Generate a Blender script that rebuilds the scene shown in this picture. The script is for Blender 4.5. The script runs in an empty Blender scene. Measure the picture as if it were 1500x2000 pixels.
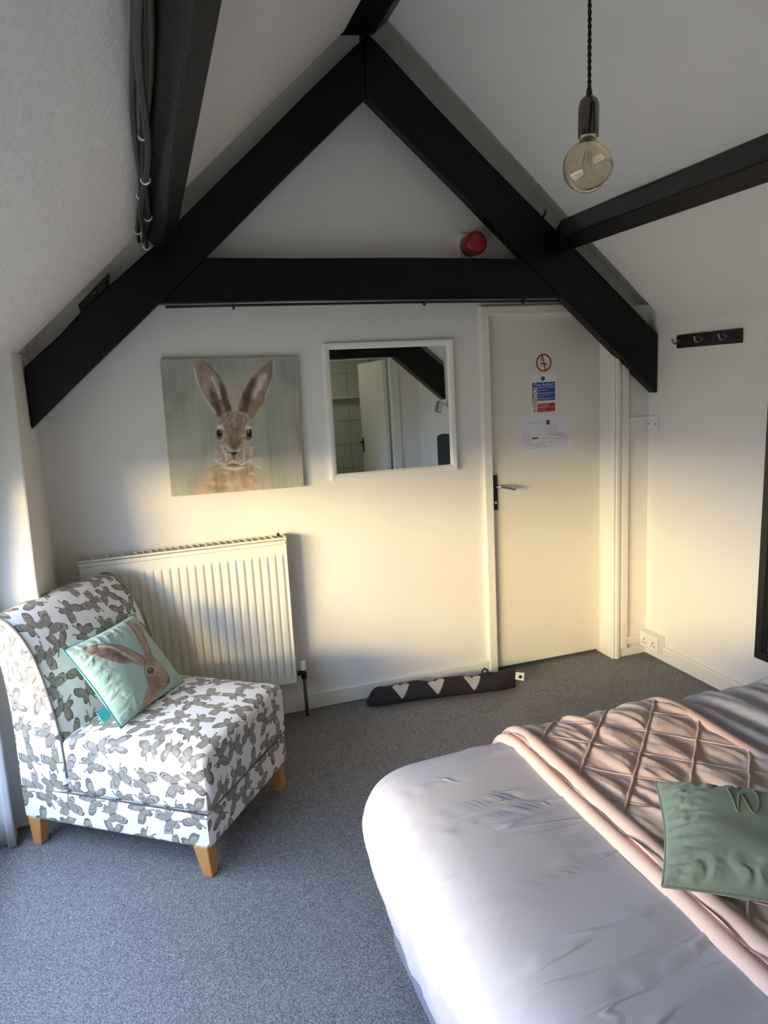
import bpy, bmesh, math, random
import numpy as np
from mathutils import Vector, Matrix
random.seed(7)
RNG = np.random.default_rng(11)
sc = bpy.context.scene

# ------------------------------------------------------------------ camera
CAMH = 1.60
R = np.array([[0.9484168881751184, -0.31251120221969264, -0.053311862764561124],
              [-0.10562116020566831, -0.15292201289367977, -0.9825777467912419],
              [0.29891399555897946, 0.9375241897997874, -0.17804161535781124]])
cam = bpy.data.cameras.new('camera')
cam.sensor_fit = 'HORIZONTAL'; cam.sensor_width = 36.0
cam.lens = 1400.0 / 1500.0 * 36.0
cam.clip_start = 0.02
camo = bpy.data.objects.new('camera', cam); sc.collection.objects.link(camo)
m = Matrix(((R[0][0], -R[1][0], -R[2][0], 0), (R[0][1], -R[1][1], -R[2][1], 0),
            (R[0][2], -R[1][2], -R[2][2], CAMH), (0, 0, 0, 1)))
camo.matrix_world = m
sc.camera = camo

# ------------------------------------------------------------------ light
sc.view_settings.view_transform = 'Standard'
sc.view_settings.look = 'None'
sc.view_settings.gamma = 1.0
sc.view_settings.use_curve_mapping = False
sc.view_settings.exposure = -0.76
try:
    sc.cycles.max_bounces = 14; sc.cycles.diffuse_bounces = 9; sc.cycles.glossy_bounces = 6
    sc.cycles.transparent_max_bounces = 16
    sc.cycles.sample_clamp_indirect = 6.0
except Exception:
    pass
SKY = 26.0
w = bpy.data.worlds.new('sky'); sc.world = w; w.use_nodes = True
nt = w.node_tree; nt.nodes.clear()
wo = nt.nodes.new('ShaderNodeOutputWorld'); bg = nt.nodes.new('ShaderNodeBackground')
geo = nt.nodes.new('ShaderNodeTexCoord'); sx = nt.nodes.new('ShaderNodeSeparateXYZ')
rp = nt.nodes.new('ShaderNodeValToRGB')
rp.color_ramp.elements[0].position = 0.46; rp.color_ramp.elements[0].color = (0.30, 0.28, 0.23, 1)
rp.color_ramp.elements[1].position = 0.54; rp.color_ramp.elements[1].color = (0.52, 0.68, 1.0, 1)
mr = nt.nodes.new('ShaderNodeMath'); mr.operation = 'MULTIPLY_ADD'
mr.inputs[1].default_value = 0.5; mr.inputs[2].default_value = 0.5
nt.links.new(geo.outputs['Generated'], sx.inputs[0]); nt.links.new(sx.outputs['Z'], mr.inputs[0])
nt.links.new(mr.outputs[0], rp.inputs[0]); nt.links.new(rp.outputs[0], bg.inputs['Color'])
bg.inputs['Strength'].default_value = SKY
nt.links.new(bg.outputs[0], wo.inputs['Surface'])

WIN_Y0, WIN_Y1, WIN_Z0, WIN_Z1, WIN_X = 0.30, 2.70, 0.15, 1.40, -0.72
WIN2 = (-3.0, -0.9)

def area(name, loc, rot, sx_, sy_, power, color, portal=False):
    L = bpy.data.lights.new(name, 'AREA'); L.shape = 'RECTANGLE'; L.size = sx_; L.size_y = sy_
    L.energy = power; L.color = color
    if portal:
        L.cycles.is_portal = True
    o = bpy.data.objects.new(name, L); sc.collection.objects.link(o)
    o.location = loc; o.rotation_euler = rot
    return o
# daylight portal in the dormer window (guides sampling only)
area('window_portal', (WIN_X - 0.03, (WIN_Y0 + WIN_Y1) / 2, (WIN_Z0 + WIN_Z1) / 2),
     (0, -math.pi / 2, 0), WIN_Z1 - WIN_Z0, WIN_Y1 - WIN_Y0, 1, (1, 1, 1), True)
# low evening sun glow reaching the window
area('evening_sun', (-5.6, -2.15, 2.0), (0, -math.radians(81), math.radians(44)), 1.0, 3.5, 2550, (1.0, 0.70, 0.28))

# ------------------------------------------------------------------ materials
def new_mat(name):
    M = bpy.data.materials.new(name); M.use_nodes = True
    return M, M.node_tree, M.node_tree.nodes['Principled BSDF']
def lnk(t, a, b): t.links.new(a, b)
def s2l(c):
    return tuple(((v / 255.) / 12.92 if v <= 10 else (((v / 255.) + .055) / 1.055) ** 2.4) for v in c)
def mat(name, col, rough=0.6, metal=0.0, spec=0.5, var=0.0, vscale=6.0, bump=0.0, bscale=60.0, bdist=0.002, coat=0.0):
    M, t, p = new_mat(name)
    p.inputs['Base Color'].default_value = (*col, 1); p.inputs['Roughness'].default_value = rough
    p.inputs['Metallic'].default_value = metal; p.inputs['Specular IOR Level'].default_value = spec
    p.inputs['Coat Weight'].default_value = coat
    tc = t.nodes.new('ShaderNodeTexCoord')
    if var > 0:
        n = t.nodes.new('ShaderNodeTexNoise'); n.inputs['Scale'].default_value = vscale; n.inputs['Detail'].default_value = 5
        mp = t.nodes.new('ShaderNodeMapRange'); mp.inputs['To Min'].default_value = 1 - var; mp.inputs['To Max'].default_value = 1 + var
        mx = t.nodes.new('ShaderNodeMix'); mx.data_type = 'RGBA'; mx.blend_type = 'MULTIPLY'; mx.inputs['Factor'].default_value = 1
        lnk(t, tc.outputs['Object'], n.inputs['Vector']); lnk(t, n.outputs['Fac'], mp.inputs['Value'])
        mx.inputs[6].default_value = (*col, 1); lnk(t, mp.outputs[0], mx.inputs[7]); lnk(t, mx.outputs[2], p.inputs['Base Color'])
    if bump > 0:
        n2 = t.nodes.new('ShaderNodeTexNoise'); n2.inputs['Scale'].default_value = bscale; n2.inputs['Detail'].default_value = 6
        b = t.nodes.new('ShaderNodeBump'); b.inputs['Strength'].default_value = bump; b.inputs['Distance'].default_value = bdist
        lnk(t, tc.outputs['Object'], n2.inputs['Vector']); lnk(t, n2.outputs['Fac'], b.inputs['Height']); lnk(t, b.outputs['Normal'], p.inputs['Normal'])
    return M
M = {}
M['plaster'] = mat('plaster', (.80, .78, .735), .8, spec=.25, var=.02, vscale=3, bump=.35, bscale=70, bdist=.003)
M['ceiling'] = mat('ceiling_plaster', (.78, .77, .745), .85, spec=.2, var=.02, vscale=3, bump=.55, bscale=32, bdist=.008)
M['gloss_white'] = mat('gloss_white_paint', (.80, .78, .71), .35, spec=.5, bump=.1, bscale=40)
M['door_paint'] = mat('door_paint', (.74, .715, .62), .4, var=.015, bump=.1, bscale=30)
M['black_beam'] = mat('black_beam_paint', (.0035, .0035, .004), .38, spec=.25, var=.3, vscale=9, bump=.5, bscale=22, bdist=.006)
M['black_plastic'] = mat('black_plastic', (.012, .012, .013), .4)
M['black_wood'] = mat('black_frame', (.010, .010, .010), .35, bump=.2, bscale=80)
M['radiator'] = mat('radiator_enamel', (.80, .77, .66), .35, spec=.5)
M['white_plastic'] = mat('white_plastic', (.82, .80, .74), .35)
M['white_frame'] = mat('white_frame', (.84, .83, .78), .45)
M['chrome'] = mat('chrome', (.72, .72, .72), .12, metal=1)
M['dark_metal'] = mat('dark_metal', (.06, .055, .05), .3, metal=1)
M['black_nickel'] = mat('black_nickel', (.20, .19, .18), .16, metal=1)
M['hook_metal'] = mat('hook_metal', (.34, .33, .32), .3, metal=1)
M['copper_pipe'] = mat('painted_pipe', (.09, .085, .08), .45)
M['red_plastic'] = mat('red_plastic', (.24, .008, .012), .35)
M['paper'] = mat('paper', (.74, .74, .78), .7)
M['sticker'] = mat('sticker_white', (.78, .80, .76), .4)
M['ink_red'] = mat('ink_red', (.42, .012, .02), .45)
M['ink_blue'] = mat('ink_blue', (.015, .06, .33), .45)
M['ink_navy'] = mat('ink_navy', (.01, .02, .10), .45)
M['ink_green'] = mat('ink_green', (.02, .17, .06), .45)
M['ink_black'] = mat('ink_black', (.03, .03, .035), .5)
M['ink_maroon'] = mat('ink_maroon', (.20, .02, .045), .5)
M['ink_white'] = mat('ink_white', (.85, .87, .9), .5)
M['leg_wood'] = mat('leg_wood', (.50, .24, .075), .4, var=.18, vscale=25)
M['bed_base'] = mat('bed_base_fabric', (.20, .21, .24), .9, spec=.2, bump=.3, bscale=300)
M['grey_fabric'] = mat('dark_grey_fabric', (.045, .046, .05), .95, spec=.15, bump=.3, bscale=300)
M['curtain'] = mat('curtain_fabric', (.50, .53, .54), .9, spec=.2, bump=.3, bscale=200)
M['draught'] = mat('charcoal_felt', (.028, .028, .030), .95, spec=.15, var=.2, vscale=120, bump=.6, bscale=250)
M['heart'] = mat('grey_felt', (.40, .385, .36), .95, spec=.15, var=.12, vscale=200, bump=.6, bscale=250)
M['label'] = mat('care_label', (.75, .75, .72), .7)
M['tile'] = mat('white_tile', (.66, .68, .60), .2)
M['grout'] = mat('grout', (.45, .46, .42), .8)
M['ceramic'] = mat('ceramic', (.75, .75, .72), .15)
M['teal_trim'] = mat('teal_piping', (.02, .22, .20), .8)
M['teal_tag'] = mat('teal_tag', (.04, .38, .38), .7)
M['brass'] = mat('filament_brass', (.5, .33, .14), .3, metal=1)

def mix_glass(name, tint, rough=.02, f=.08):
    Mx, t, p = new_mat(name); t.nodes.remove(p)
    tr = t.nodes.new('ShaderNodeBsdfTransparent'); tr.inputs[0].default_value = (*tint, 1)
    gl = t.nodes.new('ShaderNodeBsdfGlossy'); gl.inputs['Roughness'].default_value = rough
    fr = t.nodes.new('ShaderNodeLayerWeight'); fr.inputs['Blend'].default_value = .5
    pw = t.nodes.new('ShaderNodeMath'); pw.operation = 'POWER'; pw.inputs[1].default_value = 4.0; lnk(t, fr.outputs['Facing'], pw.inputs[0])
    ad = t.nodes.new('ShaderNodeMath'); ad.operation = 'MULTIPLY_ADD'; ad.inputs[1].default_value = .5; ad.inputs[2].default_value = f; ad.use_clamp = True
    mx = t.nodes.new('ShaderNodeMixShader'); out = t.nodes['Material Output']
    lnk(t, pw.outputs[0], ad.inputs[0]); lnk(t, ad.outputs[0], mx.inputs[0])
    lnk(t, tr.outputs[0], mx.inputs[1]); lnk(t, gl.outputs[0], mx.inputs[2]); lnk(t, mx.outputs[0], out.inputs[0])
    return Mx
M['amber_glass'] = mix_glass('amber_glass', (.87, .79, .62), .02, .12)
Mm, t, p = new_mat('bulb_amber')
p.inputs['Base Color'].default_value = (.95, .88, .74, 1); p.inputs['Roughness'].default_value = 0.0; p.inputs['Transmission Weight'].default_value = 1; p.inputs['IOR'].default_value = 1.48
M['bulb_amber'] = Mm
M['clear_glass'] = mix_glass('clear_glass', (.97, .98, .98), .01, .03)
Mm, t, p = new_mat('mirror_silver')
p.inputs['Metallic'].default_value = 1; p.inputs['Roughness'].default_value = .015; p.inputs['Base Color'].default_value = (.80, .83, .79, 1)
M['mirror'] = Mm
Mm, t, p = new_mat('dark_mirror')
p.inputs['Metallic'].default_value = 1; p.inputs['Roughness'].default_value = .02; p.inputs['Base Color'].default_value = (.82, .82, .82, 1)
M['mirror2'] = Mm

# carpet: speckled grey twist pile
Mm, t, p = new_mat('carpet'); p.inputs['Roughness'].default_value = 1; p.inputs['Specular IOR Level'].default_value = .08
tc = t.nodes.new('ShaderNodeTexCoord')
n1 = t.nodes.new('ShaderNodeTexNoise'); n1.inputs['Scale'].default_value = 260; n1.inputs['Detail'].default_value = 3; n1.inputs['Roughness'].default_value = .7
n2 = t.nodes.new('ShaderNodeTexNoise'); n2.inputs['Scale'].default_value = 5; n2.inputs['Detail'].default_value = 4
cr = t.nodes.new('ShaderNodeValToRGB')
cr.color_ramp.elements[0].position = .32; cr.color_ramp.elements[0].color = (.072, .072, .077, 1)
cr.color_ramp.elements[1].position = .70; cr.color_ramp.elements[1].color = (.43, .43, .44, 1)
e = cr.color_ramp.elements.new(.5); e.color = (.20, .20, .205, 1)
mp = t.nodes.new('ShaderNodeMapRange'); mp.inputs['To Min'].default_value = .88; mp.inputs['To Max'].default_value = 1.12
mx = t.nodes.new('ShaderNodeMix'); mx.data_type = 'RGBA'; mx.blend_type = 'MULTIPLY'; mx.inputs['Factor'].default_value = 1
bp = t.nodes.new('ShaderNodeBump'); bp.inputs['Strength'].default_value = .8; bp.inputs['Distance'].default_value = .006
lnk(t, tc.outputs['Object'], n1.inputs['Vector']); lnk(t, tc.outputs['Object'], n2.inputs['Vector'])
lnk(t, n1.outputs['Fac'], cr.inputs[0]); lnk(t, n2.outputs['Fac'], mp.inputs['Value'])
lnk(t, cr.outputs[0], mx.inputs[6]); lnk(t, mp.outputs[0], mx.inputs[7]); lnk(t, mx.outputs[2], p.inputs['Base Color'])
lnk(t, n1.outputs['Fac'], bp.inputs['Height']); lnk(t, bp.outputs['Normal'], p.inputs['Normal'])
M['carpet'] = Mm

# cloths
def cloth(name, col, sheen=.2, rough=.85, bs=500, var=.03, bst=.15):
    Mx = mat(name, col, rough, spec=.2, var=var, vscale=8, bump=bst, bscale=bs, bdist=.001)
    pp = Mx.node_tree.nodes['Principled BSDF']
    pp.inputs['Sheen Weight'].default_value = sheen; pp.inputs['Sheen Roughness'].default_value = .4
    return Mx
M['duvet'] = cloth('white_cotton', (.465, .455, .485), .05)
def add_creases(Mx, scale, rz, amt):
    t = Mx.node_tree; pp = t.nodes['Principled BSDF']; tc = t.nodes.new('ShaderNodeTexCoord')
    prev = pp.inputs['Normal'].links[0].from_socket
    for k, (sx_, sy_, an) in enumerate(((1.2, 7.0, .12), (1.6, 11.0, -.25))):
        mpn = t.nodes.new('ShaderNodeMapping'); mpn.inputs['Rotation'].default_value = (0, 0, an); mpn.inputs['Scale'].default_value = (sx_, sy_, 3); mpn.inputs['Location'].default_value = (k * 3.3, k, 0)
        nn = t.nodes.new('ShaderNodeTexNoise'); nn.inputs['Scale'].default_value = 1.0; nn.inputs['Detail'].default_value = 2; nn.inputs['Distortion'].default_value = .15
        lnk(t, tc.outputs['Object'], mpn.inputs['Vector']); lnk(t, mpn.outputs[0], nn.inputs['Vector'])
        a = t.nodes.new('ShaderNodeMath'); a.operation = 'SUBTRACT'; a.inputs[1].default_value = .5; lnk(t, nn.outputs['Fac'], a.inputs[0])
        b_ = t.nodes.new('ShaderNodeMath'); b_.operation = 'ABSOLUTE'; lnk(t, a.outputs[0], b_.inputs[0])
        c_ = t.nodes.new('ShaderNodeMapRange'); c_.inputs['From Min'].default_value = 0; c_.inputs['From Max'].default_value = .03; c_.inputs['To Min'].default_value = 1; c_.inputs['To Max'].default_value = 0; c_.interpolation_type = 'SMOOTHSTEP'; lnk(t, b_.outputs[0], c_.inputs['Value'])
        # only here and there
        n2 = t.nodes.new('ShaderNodeTexNoise'); n2.inputs['Scale'].default_value = 4.0 + k; lnk(t, tc.outputs['Object'], n2.inputs['Vector'])
        m2 = t.nodes.new('ShaderNodeMapRange'); m2.inputs['From Min'].default_value = .5; m2.inputs['From Max'].default_value = .62; lnk(t, n2.outputs['Fac'], m2.inputs['Value'])
        mu = t.nodes.new('ShaderNodeMath'); mu.operation = 'MULTIPLY'; lnk(t, c_.outputs[0], mu.inputs[0]); lnk(t, m2.outputs[0], mu.inputs[1])
        bu = t.nodes.new('ShaderNodeBump'); bu.inputs['Strength'].default_value = amt; bu.inputs['Distance'].default_value = .006
        lnk(t, mu.outputs[0], bu.inputs['Height']); lnk(t, prev, bu.inputs['Normal']); prev = bu.outputs[0]
    lnk(t, prev, pp.inputs['Normal'])
add_creases(M['duvet'], 1, 0, .4)
M['throw'] = cloth('blush_throw', (.62, .47, .39), .1)
M['throw_hem'] = cloth('blush_hem', (.70, .49, .41), .1)
M['sage'] = cloth('sage_velvet', (.180, .225, .172), .3, .8)
M['sage_dark'] = cloth('sage_velvet_emboss', (.150, .188, .143), .25, .8)

# butterfly print fabric (node based)
def butterfly():
    Mx, t, p = new_mat('butterfly_fabric')
    p.inputs['Roughness'].default_value = .8; p.inputs['Specular IOR Level'].default_value = .25; p.inputs['Sheen Weight'].default_value = .1
    N = t.nodes.new
    def math_(op, a, b=None, c=None, clamp=False):
        n = N('ShaderNodeMath'); n.operation = op; n.use_clamp = clamp
        for i, v in enumerate((a, b, c)):
            if v is None: continue
            if isinstance(v, (int, float)): n.inputs[i].default_value = v
            else: lnk(t, v, n.inputs[i])
        return n.outputs[0]
    uv = N('ShaderNodeUVMap'); uv.uv_map = 'UVMap'
    S = 9.9
    vor = N('ShaderNodeTexVoronoi'); vor.voronoi_dimensions = '2D'; vor.inputs['Scale'].default_value = S; vor.inputs['Randomness'].default_value = .42
    lnk(t, uv.outputs[0], vor.inputs['Vector'])
    sub = N('ShaderNodeVectorMath'); sub.operation = 'SUBTRACT'
    lnk(t, uv.outputs[0], sub.inputs[0]); lnk(t, vor.outputs['Position'], sub.inputs[1])
    sc_ = N('ShaderNodeSeparateColor'); lnk(t, vor.outputs['Color'], sc_.inputs[0])
    rot = N('ShaderNodeVectorRotate'); rot.rotation_type = 'Z_AXIS'
    lnk(t, sub.outputs[0], rot.inputs['Vector']); lnk(t, math_('MULTIPLY', sc_.outputs[0], 6.283), rot.inputs['Angle'])
    sp = N('ShaderNodeSeparateXYZ'); lnk(t, rot.outputs[0], sp.inputs[0])
    # some butterflies are seen tilted: squeeze one wing side
    side = math_('GREATER_THAN', sp.outputs[0], 0.0)
    sq = math_('MULTIPLY_ADD', sc_.outputs[1], .38, .86)
    sq2 = math_('MULTIPLY_ADD', math_('MULTIPLY', side, sc_.outputs[2]), .35, sq)
    ax = math_('MULTIPLY', math_('ABSOLUTE', sp.outputs[0]), sq2)
    ay = sp.outputs[1]
    th = math_('DIVIDE', math_('ARCTAN2', ax, ay), math.pi)
    rr = math_('DIVIDE', math_('SQRT', math_('ADD', math_('MULTIPLY', ax, ax), math_('MULTIPLY', ay, ay))), .066)
    fc = N('ShaderNodeFloatCurve'); cv = fc.mapping.curves[0]
    pts = [(0, .12), (.08, .15), (.14, .38), (.20, .78), (.26, 1.0), (.31, .99), (.37, .86), (.44, .68), (.50, .52), (.545, .46), (.60, .56), (.66, .68), (.72, .72), (.78, .64), (.82, .57), (.85, .84), (.868, .84), (.885, .42), (.93, .24), (1, .14)]
    cv.points[0].location = pts[0]; cv.points[1].location = pts[-1]
    for q in pts[1:-1]: cv.points.new(*q)
    fc.mapping.update(); lnk(t, th, fc.inputs['Value'])
    Rr = fc.outputs[0]
    q = math_('DIVIDE', rr, math_('MAXIMUM', Rr, .02))
    wing = math_('LESS_THAN', q, 1.0)
    body = math_('MULTIPLY', math_('LESS_THAN', ax, .0024), math_('LESS_THAN', math_('ABSOLUTE', math_('SUBTRACT', ay, -.002)), .017))
    shape = math_('MAXIMUM', wing, body)
    # antennae
    ant = math_('MULTIPLY', math_('LESS_THAN', math_('ABSOLUTE', math_('SUBTRACT', ax, math_('MULTIPLY', ay, .45))), .0008),
                math_('MULTIPLY', math_('GREATER_THAN', ay, .008), math_('LESS_THAN', ay, .034)))
    # veins
    nz = N('ShaderNodeTexNoise'); nz.inputs['Scale'].default_value = 90; lnk(t, uv.outputs[0], nz.inputs['Vector'])
    wob = math_('MULTIPLY_ADD', nz.outputs['Fac'], .05, th)
    ve = math_('ABSOLUTE', math_('SUBTRACT', math_('FRACT', math_('MULTIPLY', wob, 15)), .5))
    vein = math_('LESS_THAN', ve, math_('DIVIDE', .05, math_('MAXIMUM', rr, .25)))
    edge = math_('GREATER_THAN', q, .90)
    ring = math_('LESS_THAN', math_('ABSOLUTE', math_('SUBTRACT', q, math_('MULTIPLY_ADD', sc_.outputs[2], .2, .58))), .035)
    band = math_('MULTIPLY', math_('GREATER_THAN', q, .76), math_('GREATER_THAN', sc_.outputs[1], .45))
    dark = math_('MAXIMUM', math_('MAXIMUM', vein, edge), math_('MAXIMUM', math_('MAXIMUM', ring, body), math_('MULTIPLY', band, .55)))
    m1 = N('ShaderNodeMix'); m1.data_type = 'RGBA'
    m1.inputs[6].default_value = (.36, .335, .29, 1); m1.inputs[7].default_value = (.11, .10, .088, 1); lnk(t, dark, m1.inputs['Factor'])
    m2 = N('ShaderNodeMix'); m2.data_type = 'RGBA'; m2.inputs[6].default_value = (.80, .785, .775, 1)
    lnk(t, m1.outputs[2], m2.inputs[7]); lnk(t, math_('MAXIMUM', shape, ant), m2.inputs['Factor'])
    lnk(t, m2.outputs[2], p.inputs['Base Color'])
    n3 = N('ShaderNodeTexNoise'); n3.inputs['Scale'].default_value = 700; lnk(t, uv.outputs[0], n3.inputs['Vector'])
    b = N('ShaderNodeBump'); b.inputs['Strength'].default_value = .12; b.inputs['Distance'].default_value = .001
    lnk(t, n3.outputs['Fac'], b.inputs['Height']); lnk(t, b.outputs[0], p.inputs['Normal'])
    return Mx
M['butterfly'] = butterfly()
M['piping'] = mat('piping_cord', (.10, .09, .08), .8, var=.6, vscale=35)

def attr_mat(name, rough=.7, sheen=0, spec=.25, bump=.2, bscale=200):
    Mx = mat(name, (.5, .5, .5), rough, spec=spec, bump=bump, bscale=bscale, bdist=.001)
    t = Mx.node_tree; pp = t.nodes['Principled BSDF']
    a = t.nodes.new('ShaderNodeAttribute'); a.attribute_name = 'print'
    lnk(t, a.outputs['Color'], pp.inputs['Base Color'])
    pp.inputs['Sheen Weight'].default_value = sheen
    return Mx
M['canvas'] = attr_mat('printed_canvas', .75, bump=.3, bscale=260)
M['hare_velvet'] = attr_mat('printed_velvet', .75, sheen=.35)

# ------------------------------------------------------------------ mesh helpers
class MB:
    def __init__(s): s.v = []; s.f = []; s.uv = None; s.n = 0
    def add(s, V, F):
        o = s.n
        s.v.extend([tuple(map(float, a)) for a in V]); s.n += len(V)
        s.f.extend([tuple(i + o for i in f) for f in F]); return s
    def box(s, a, b):
        x0, y0, z0 = a; x1, y1, z1 = b
        V = [(x0, y0, z0), (x1, y0, z0), (x1, y1, z0), (x0, y1, z0), (x0, y0, z1), (x1, y0, z1), (x1, y1, z1), (x0, y1, z1)]
        return s.add(V, [(0, 3, 2, 1), (4, 5, 6, 7), (0, 1, 5, 4), (1, 2, 6, 5), (2, 3, 7, 6), (3, 0, 4, 7)])
    def hexa(s, V):   # 8 corners, bottom 4 then top 4
        return s.add(V, [(0, 3, 2, 1), (4, 5, 6, 7), (0, 1, 5, 4), (1, 2, 6, 5), (2, 3, 7, 6), (3, 0, 4, 7)])
    def prism(s, poly, f0, f1):  # poly list of 2d, f0/f1 map 2d->3d
        n = len(poly)
        V = [f0(*p) for p in poly] + [f1(*p) for p in poly]
        F = [tuple(range(n))[::-1], tuple(range(n, 2 * n))] + [(i, (i + 1) % n, n + (i + 1) % n, n + i) for i in range(n)]
        return s.add(V, F)
    def tube(s, path, r, n=8, cap=True):
        P = [Vector(p) for p in path]; rs = r if isinstance(r, (list, tuple)) else [r] * len(P)
        V = []; up = None
        for i, p in enumerate(P):
            d = (P[min(i + 1, len(P) - 1)] - P[max(i - 1, 0)]).normalized()
            if up is None:
                up = Vector((0, 0, 1)) if abs(d.z) < .9 else Vector((1, 0, 0))
            a = d.cross(up).normalized(); up = a.cross(d).normalized()
            for k in range(n):
                an = 2 * math.pi * k / n
                V.append(p + (a * math.cos(an) + up * math.sin(an)) * rs[i])
        F = []
        for i in range(len(P) - 1):
            for k in range(n):
                F.append((i * n + k, i * n + (k + 1) % n, (i + 1) * n + (k + 1) % n, (i + 1) * n + k))
        if cap:
            F.append(tuple(range(n))[::-1]); F.append(tuple((len(P) - 1) * n + k for k in range(n)))
        return s.add(V, F)
    def lathe(s, prof, c, axis=(0, 0, 1), n=24, cap=True):   # prof: (radius, height along axis)
        ax = Vector(axis).normalized(); a = ax.orthogonal().normalized(); b = ax.cross(a); c = Vector(c)
        V = [c + ax * h + (a * math.cos(2 * math.pi * k / n) + b * math.sin(2 * math.pi * k / n)) * r for r, h in prof for k in range(n)]
        F = [(i * n + k, i * n + (k + 1) % n, (i + 1) * n + (k + 1) % n, (i + 1) * n + k) for i in range(len(prof) - 1) for k in range(n)]
        if cap:
            F.append(tuple(range(n))[::-1]); F.append(tuple((len(prof) - 1) * n + k for k in range(n)))
        return s.add(V, F)
    def grid(s, P, closed_u=False):   # P: array (nu,nv,3)
        nu, nv = P.shape[:2]; V = P.reshape(-1, 3)
        F = []
        for i in range(nu if closed_u else nu - 1):
            i2 = (i + 1) % nu
            for j in range(nv - 1):
                F.append((i * nv + j, i2 * nv + j, i2 * nv + j + 1, i * nv + j + 1))
        return s.add(V, F)
    def build(s, name, material, parent=None, smooth=False, bevel=0.0, seg=2, origin=None, sub=0, uvs=None, attr=None, auto=None):
        V = np.array(s.v)
        if parent is not None: o3 = np.array(parent['root_loc'])
        elif origin is not None: o3 = np.array(origin, float)
        else:
            mn = V.min(0); mxx = V.max(0); o3 = np.array([(mn[0] + mxx[0]) / 2, (mn[1] + mxx[1]) / 2, mn[2]])
        me = bpy.data.meshes.new(name); me.from_pydata((V - o3).tolist(), [], s.f); me.update()
        bmm = bmesh.new(); bmm.from_mesh(me); bmesh.ops.recalc_face_normals(bmm, faces=bmm.faces); bmm.to_mesh(me); bmm.free()
        me.materials.append(M[material])
        if smooth:
            me.polygons.foreach_set('use_smooth', [True] * len(me.polygons))
            if auto: me.set_sharp_from_angle(angle=math.radians(auto))
        ob = bpy.data.objects.new(name, me); sc.collection.objects.link(ob)
        if parent is not None: ob.parent = parent
        else: ob.location = o3
        ob['root_loc'] = [float(x) for x in o3]
        if attr is not None:
            at = me.color_attributes.new('print', 'FLOAT_COLOR', 'POINT')
            at.data.foreach_set('color', np.hstack([attr, np.ones((len(attr), 1))]).astype(np.float32).ravel())
        if uvs is not None:
            ul = me.uv_layers.new(name='UVMap')
            li = np.zeros(len(me.loops), int); me.loops.foreach_get('vertex_index', li)
            if callable(uvs):
                for pl in me.polygons:
                    for l in pl.loop_indices: ul.data[l].uv = uvs(pl.index, me.loops[l].vertex_index)
            else:
                ul.data.foreach_set('uv', np.array(uvs)[li].astype(np.float32).ravel())
        if bevel > 0:
            bmod = ob.modifiers.new('bevel', 'BEVEL'); bmod.width = bevel; bmod.segments = seg; bmod.limit_method = 'ANGLE'; bmod.angle_limit = math.radians(35)
        if sub:
            sm = ob.modifiers.new('sub', 'SUBSURF'); sm.levels = sub; sm.render_levels = sub
        return ob
def tag(o, label=None, cat=None, group=None, kind=None):
    if label: o['label'] = label
    if cat: o['category'] = cat
    if group: o['group'] = group
    if kind: o['kind'] = kind
    return o
def thing(name, label, cat, loc, group=None):
    o = bpy.data.objects.new(name, None); sc.collection.objects.link(o); o.location = loc
    o['root_loc'] = [float(x) for x in loc]; o.empty_display_size = .1
    return tag(o, label, cat, group)
def struct(o, label=None): return tag(o, label, None, None, 'structure')
def rbox_pts(hx, hy, hz, r, n=14, dome=0.0, domeb=0.0, pw=2):
    """rounded box: returns verts, faces, uv(per vertex, metres, box projected)"""
    V = []; F = []; U = []
    def g(k):  # concentrate samples near the edges
        tt = -1 + 2 * k / n
        return math.sin(tt * math.pi / 2) * .55 + tt * .45
    for ax in range(3):
        for sg in (-1, 1):
            o = len(V)
            for i in range(n + 1):
                for j in range(n + 1):
                    a, b = g(i), g(j)
                    c = [0, 0, 0]; c[ax] = sg; c[(ax + 1) % 3] = a; c[(ax + 2) % 3] = b
                    P = np.array([c[0] * hx, c[1] * hy, c[2] * hz])
                    inner = np.array([max(-hx + r, min(hx - r, P[0])), max(-hy + r, min(hy - r, P[1])), max(-hz + r, min(hz - r, P[2]))])
                    d = P - inner; L = np.linalg.norm(d)
                    Q = inner + d / L * r if L > 1e-9 else P
                    if Q[2] > 0: Q[2] += dome * max(0, 1 - abs(Q[0] / hx) ** pw) * max(0, 1 - abs(Q[1] / hy) ** pw)
                    V.append(Q)
                    U.append({0: (sg * (hx + hz - P[2]), P[1]), 1: (P[0], sg * (hy + hz - P[2])), 2: (P[0] + (0 if sg > 0 else 6.1), P[1])}[ax])
            for i in range(n):
                for j in range(n):
                    q = (o + i * (n + 1) + j, o + (i + 1) * (n + 1) + j, o + (i + 1) * (n + 1) + j + 1, o + i * (n + 1) + j + 1)
                    F.append(q if sg > 0 else q[::-1])
    return np.array(V), F, np.array(U)
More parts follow.
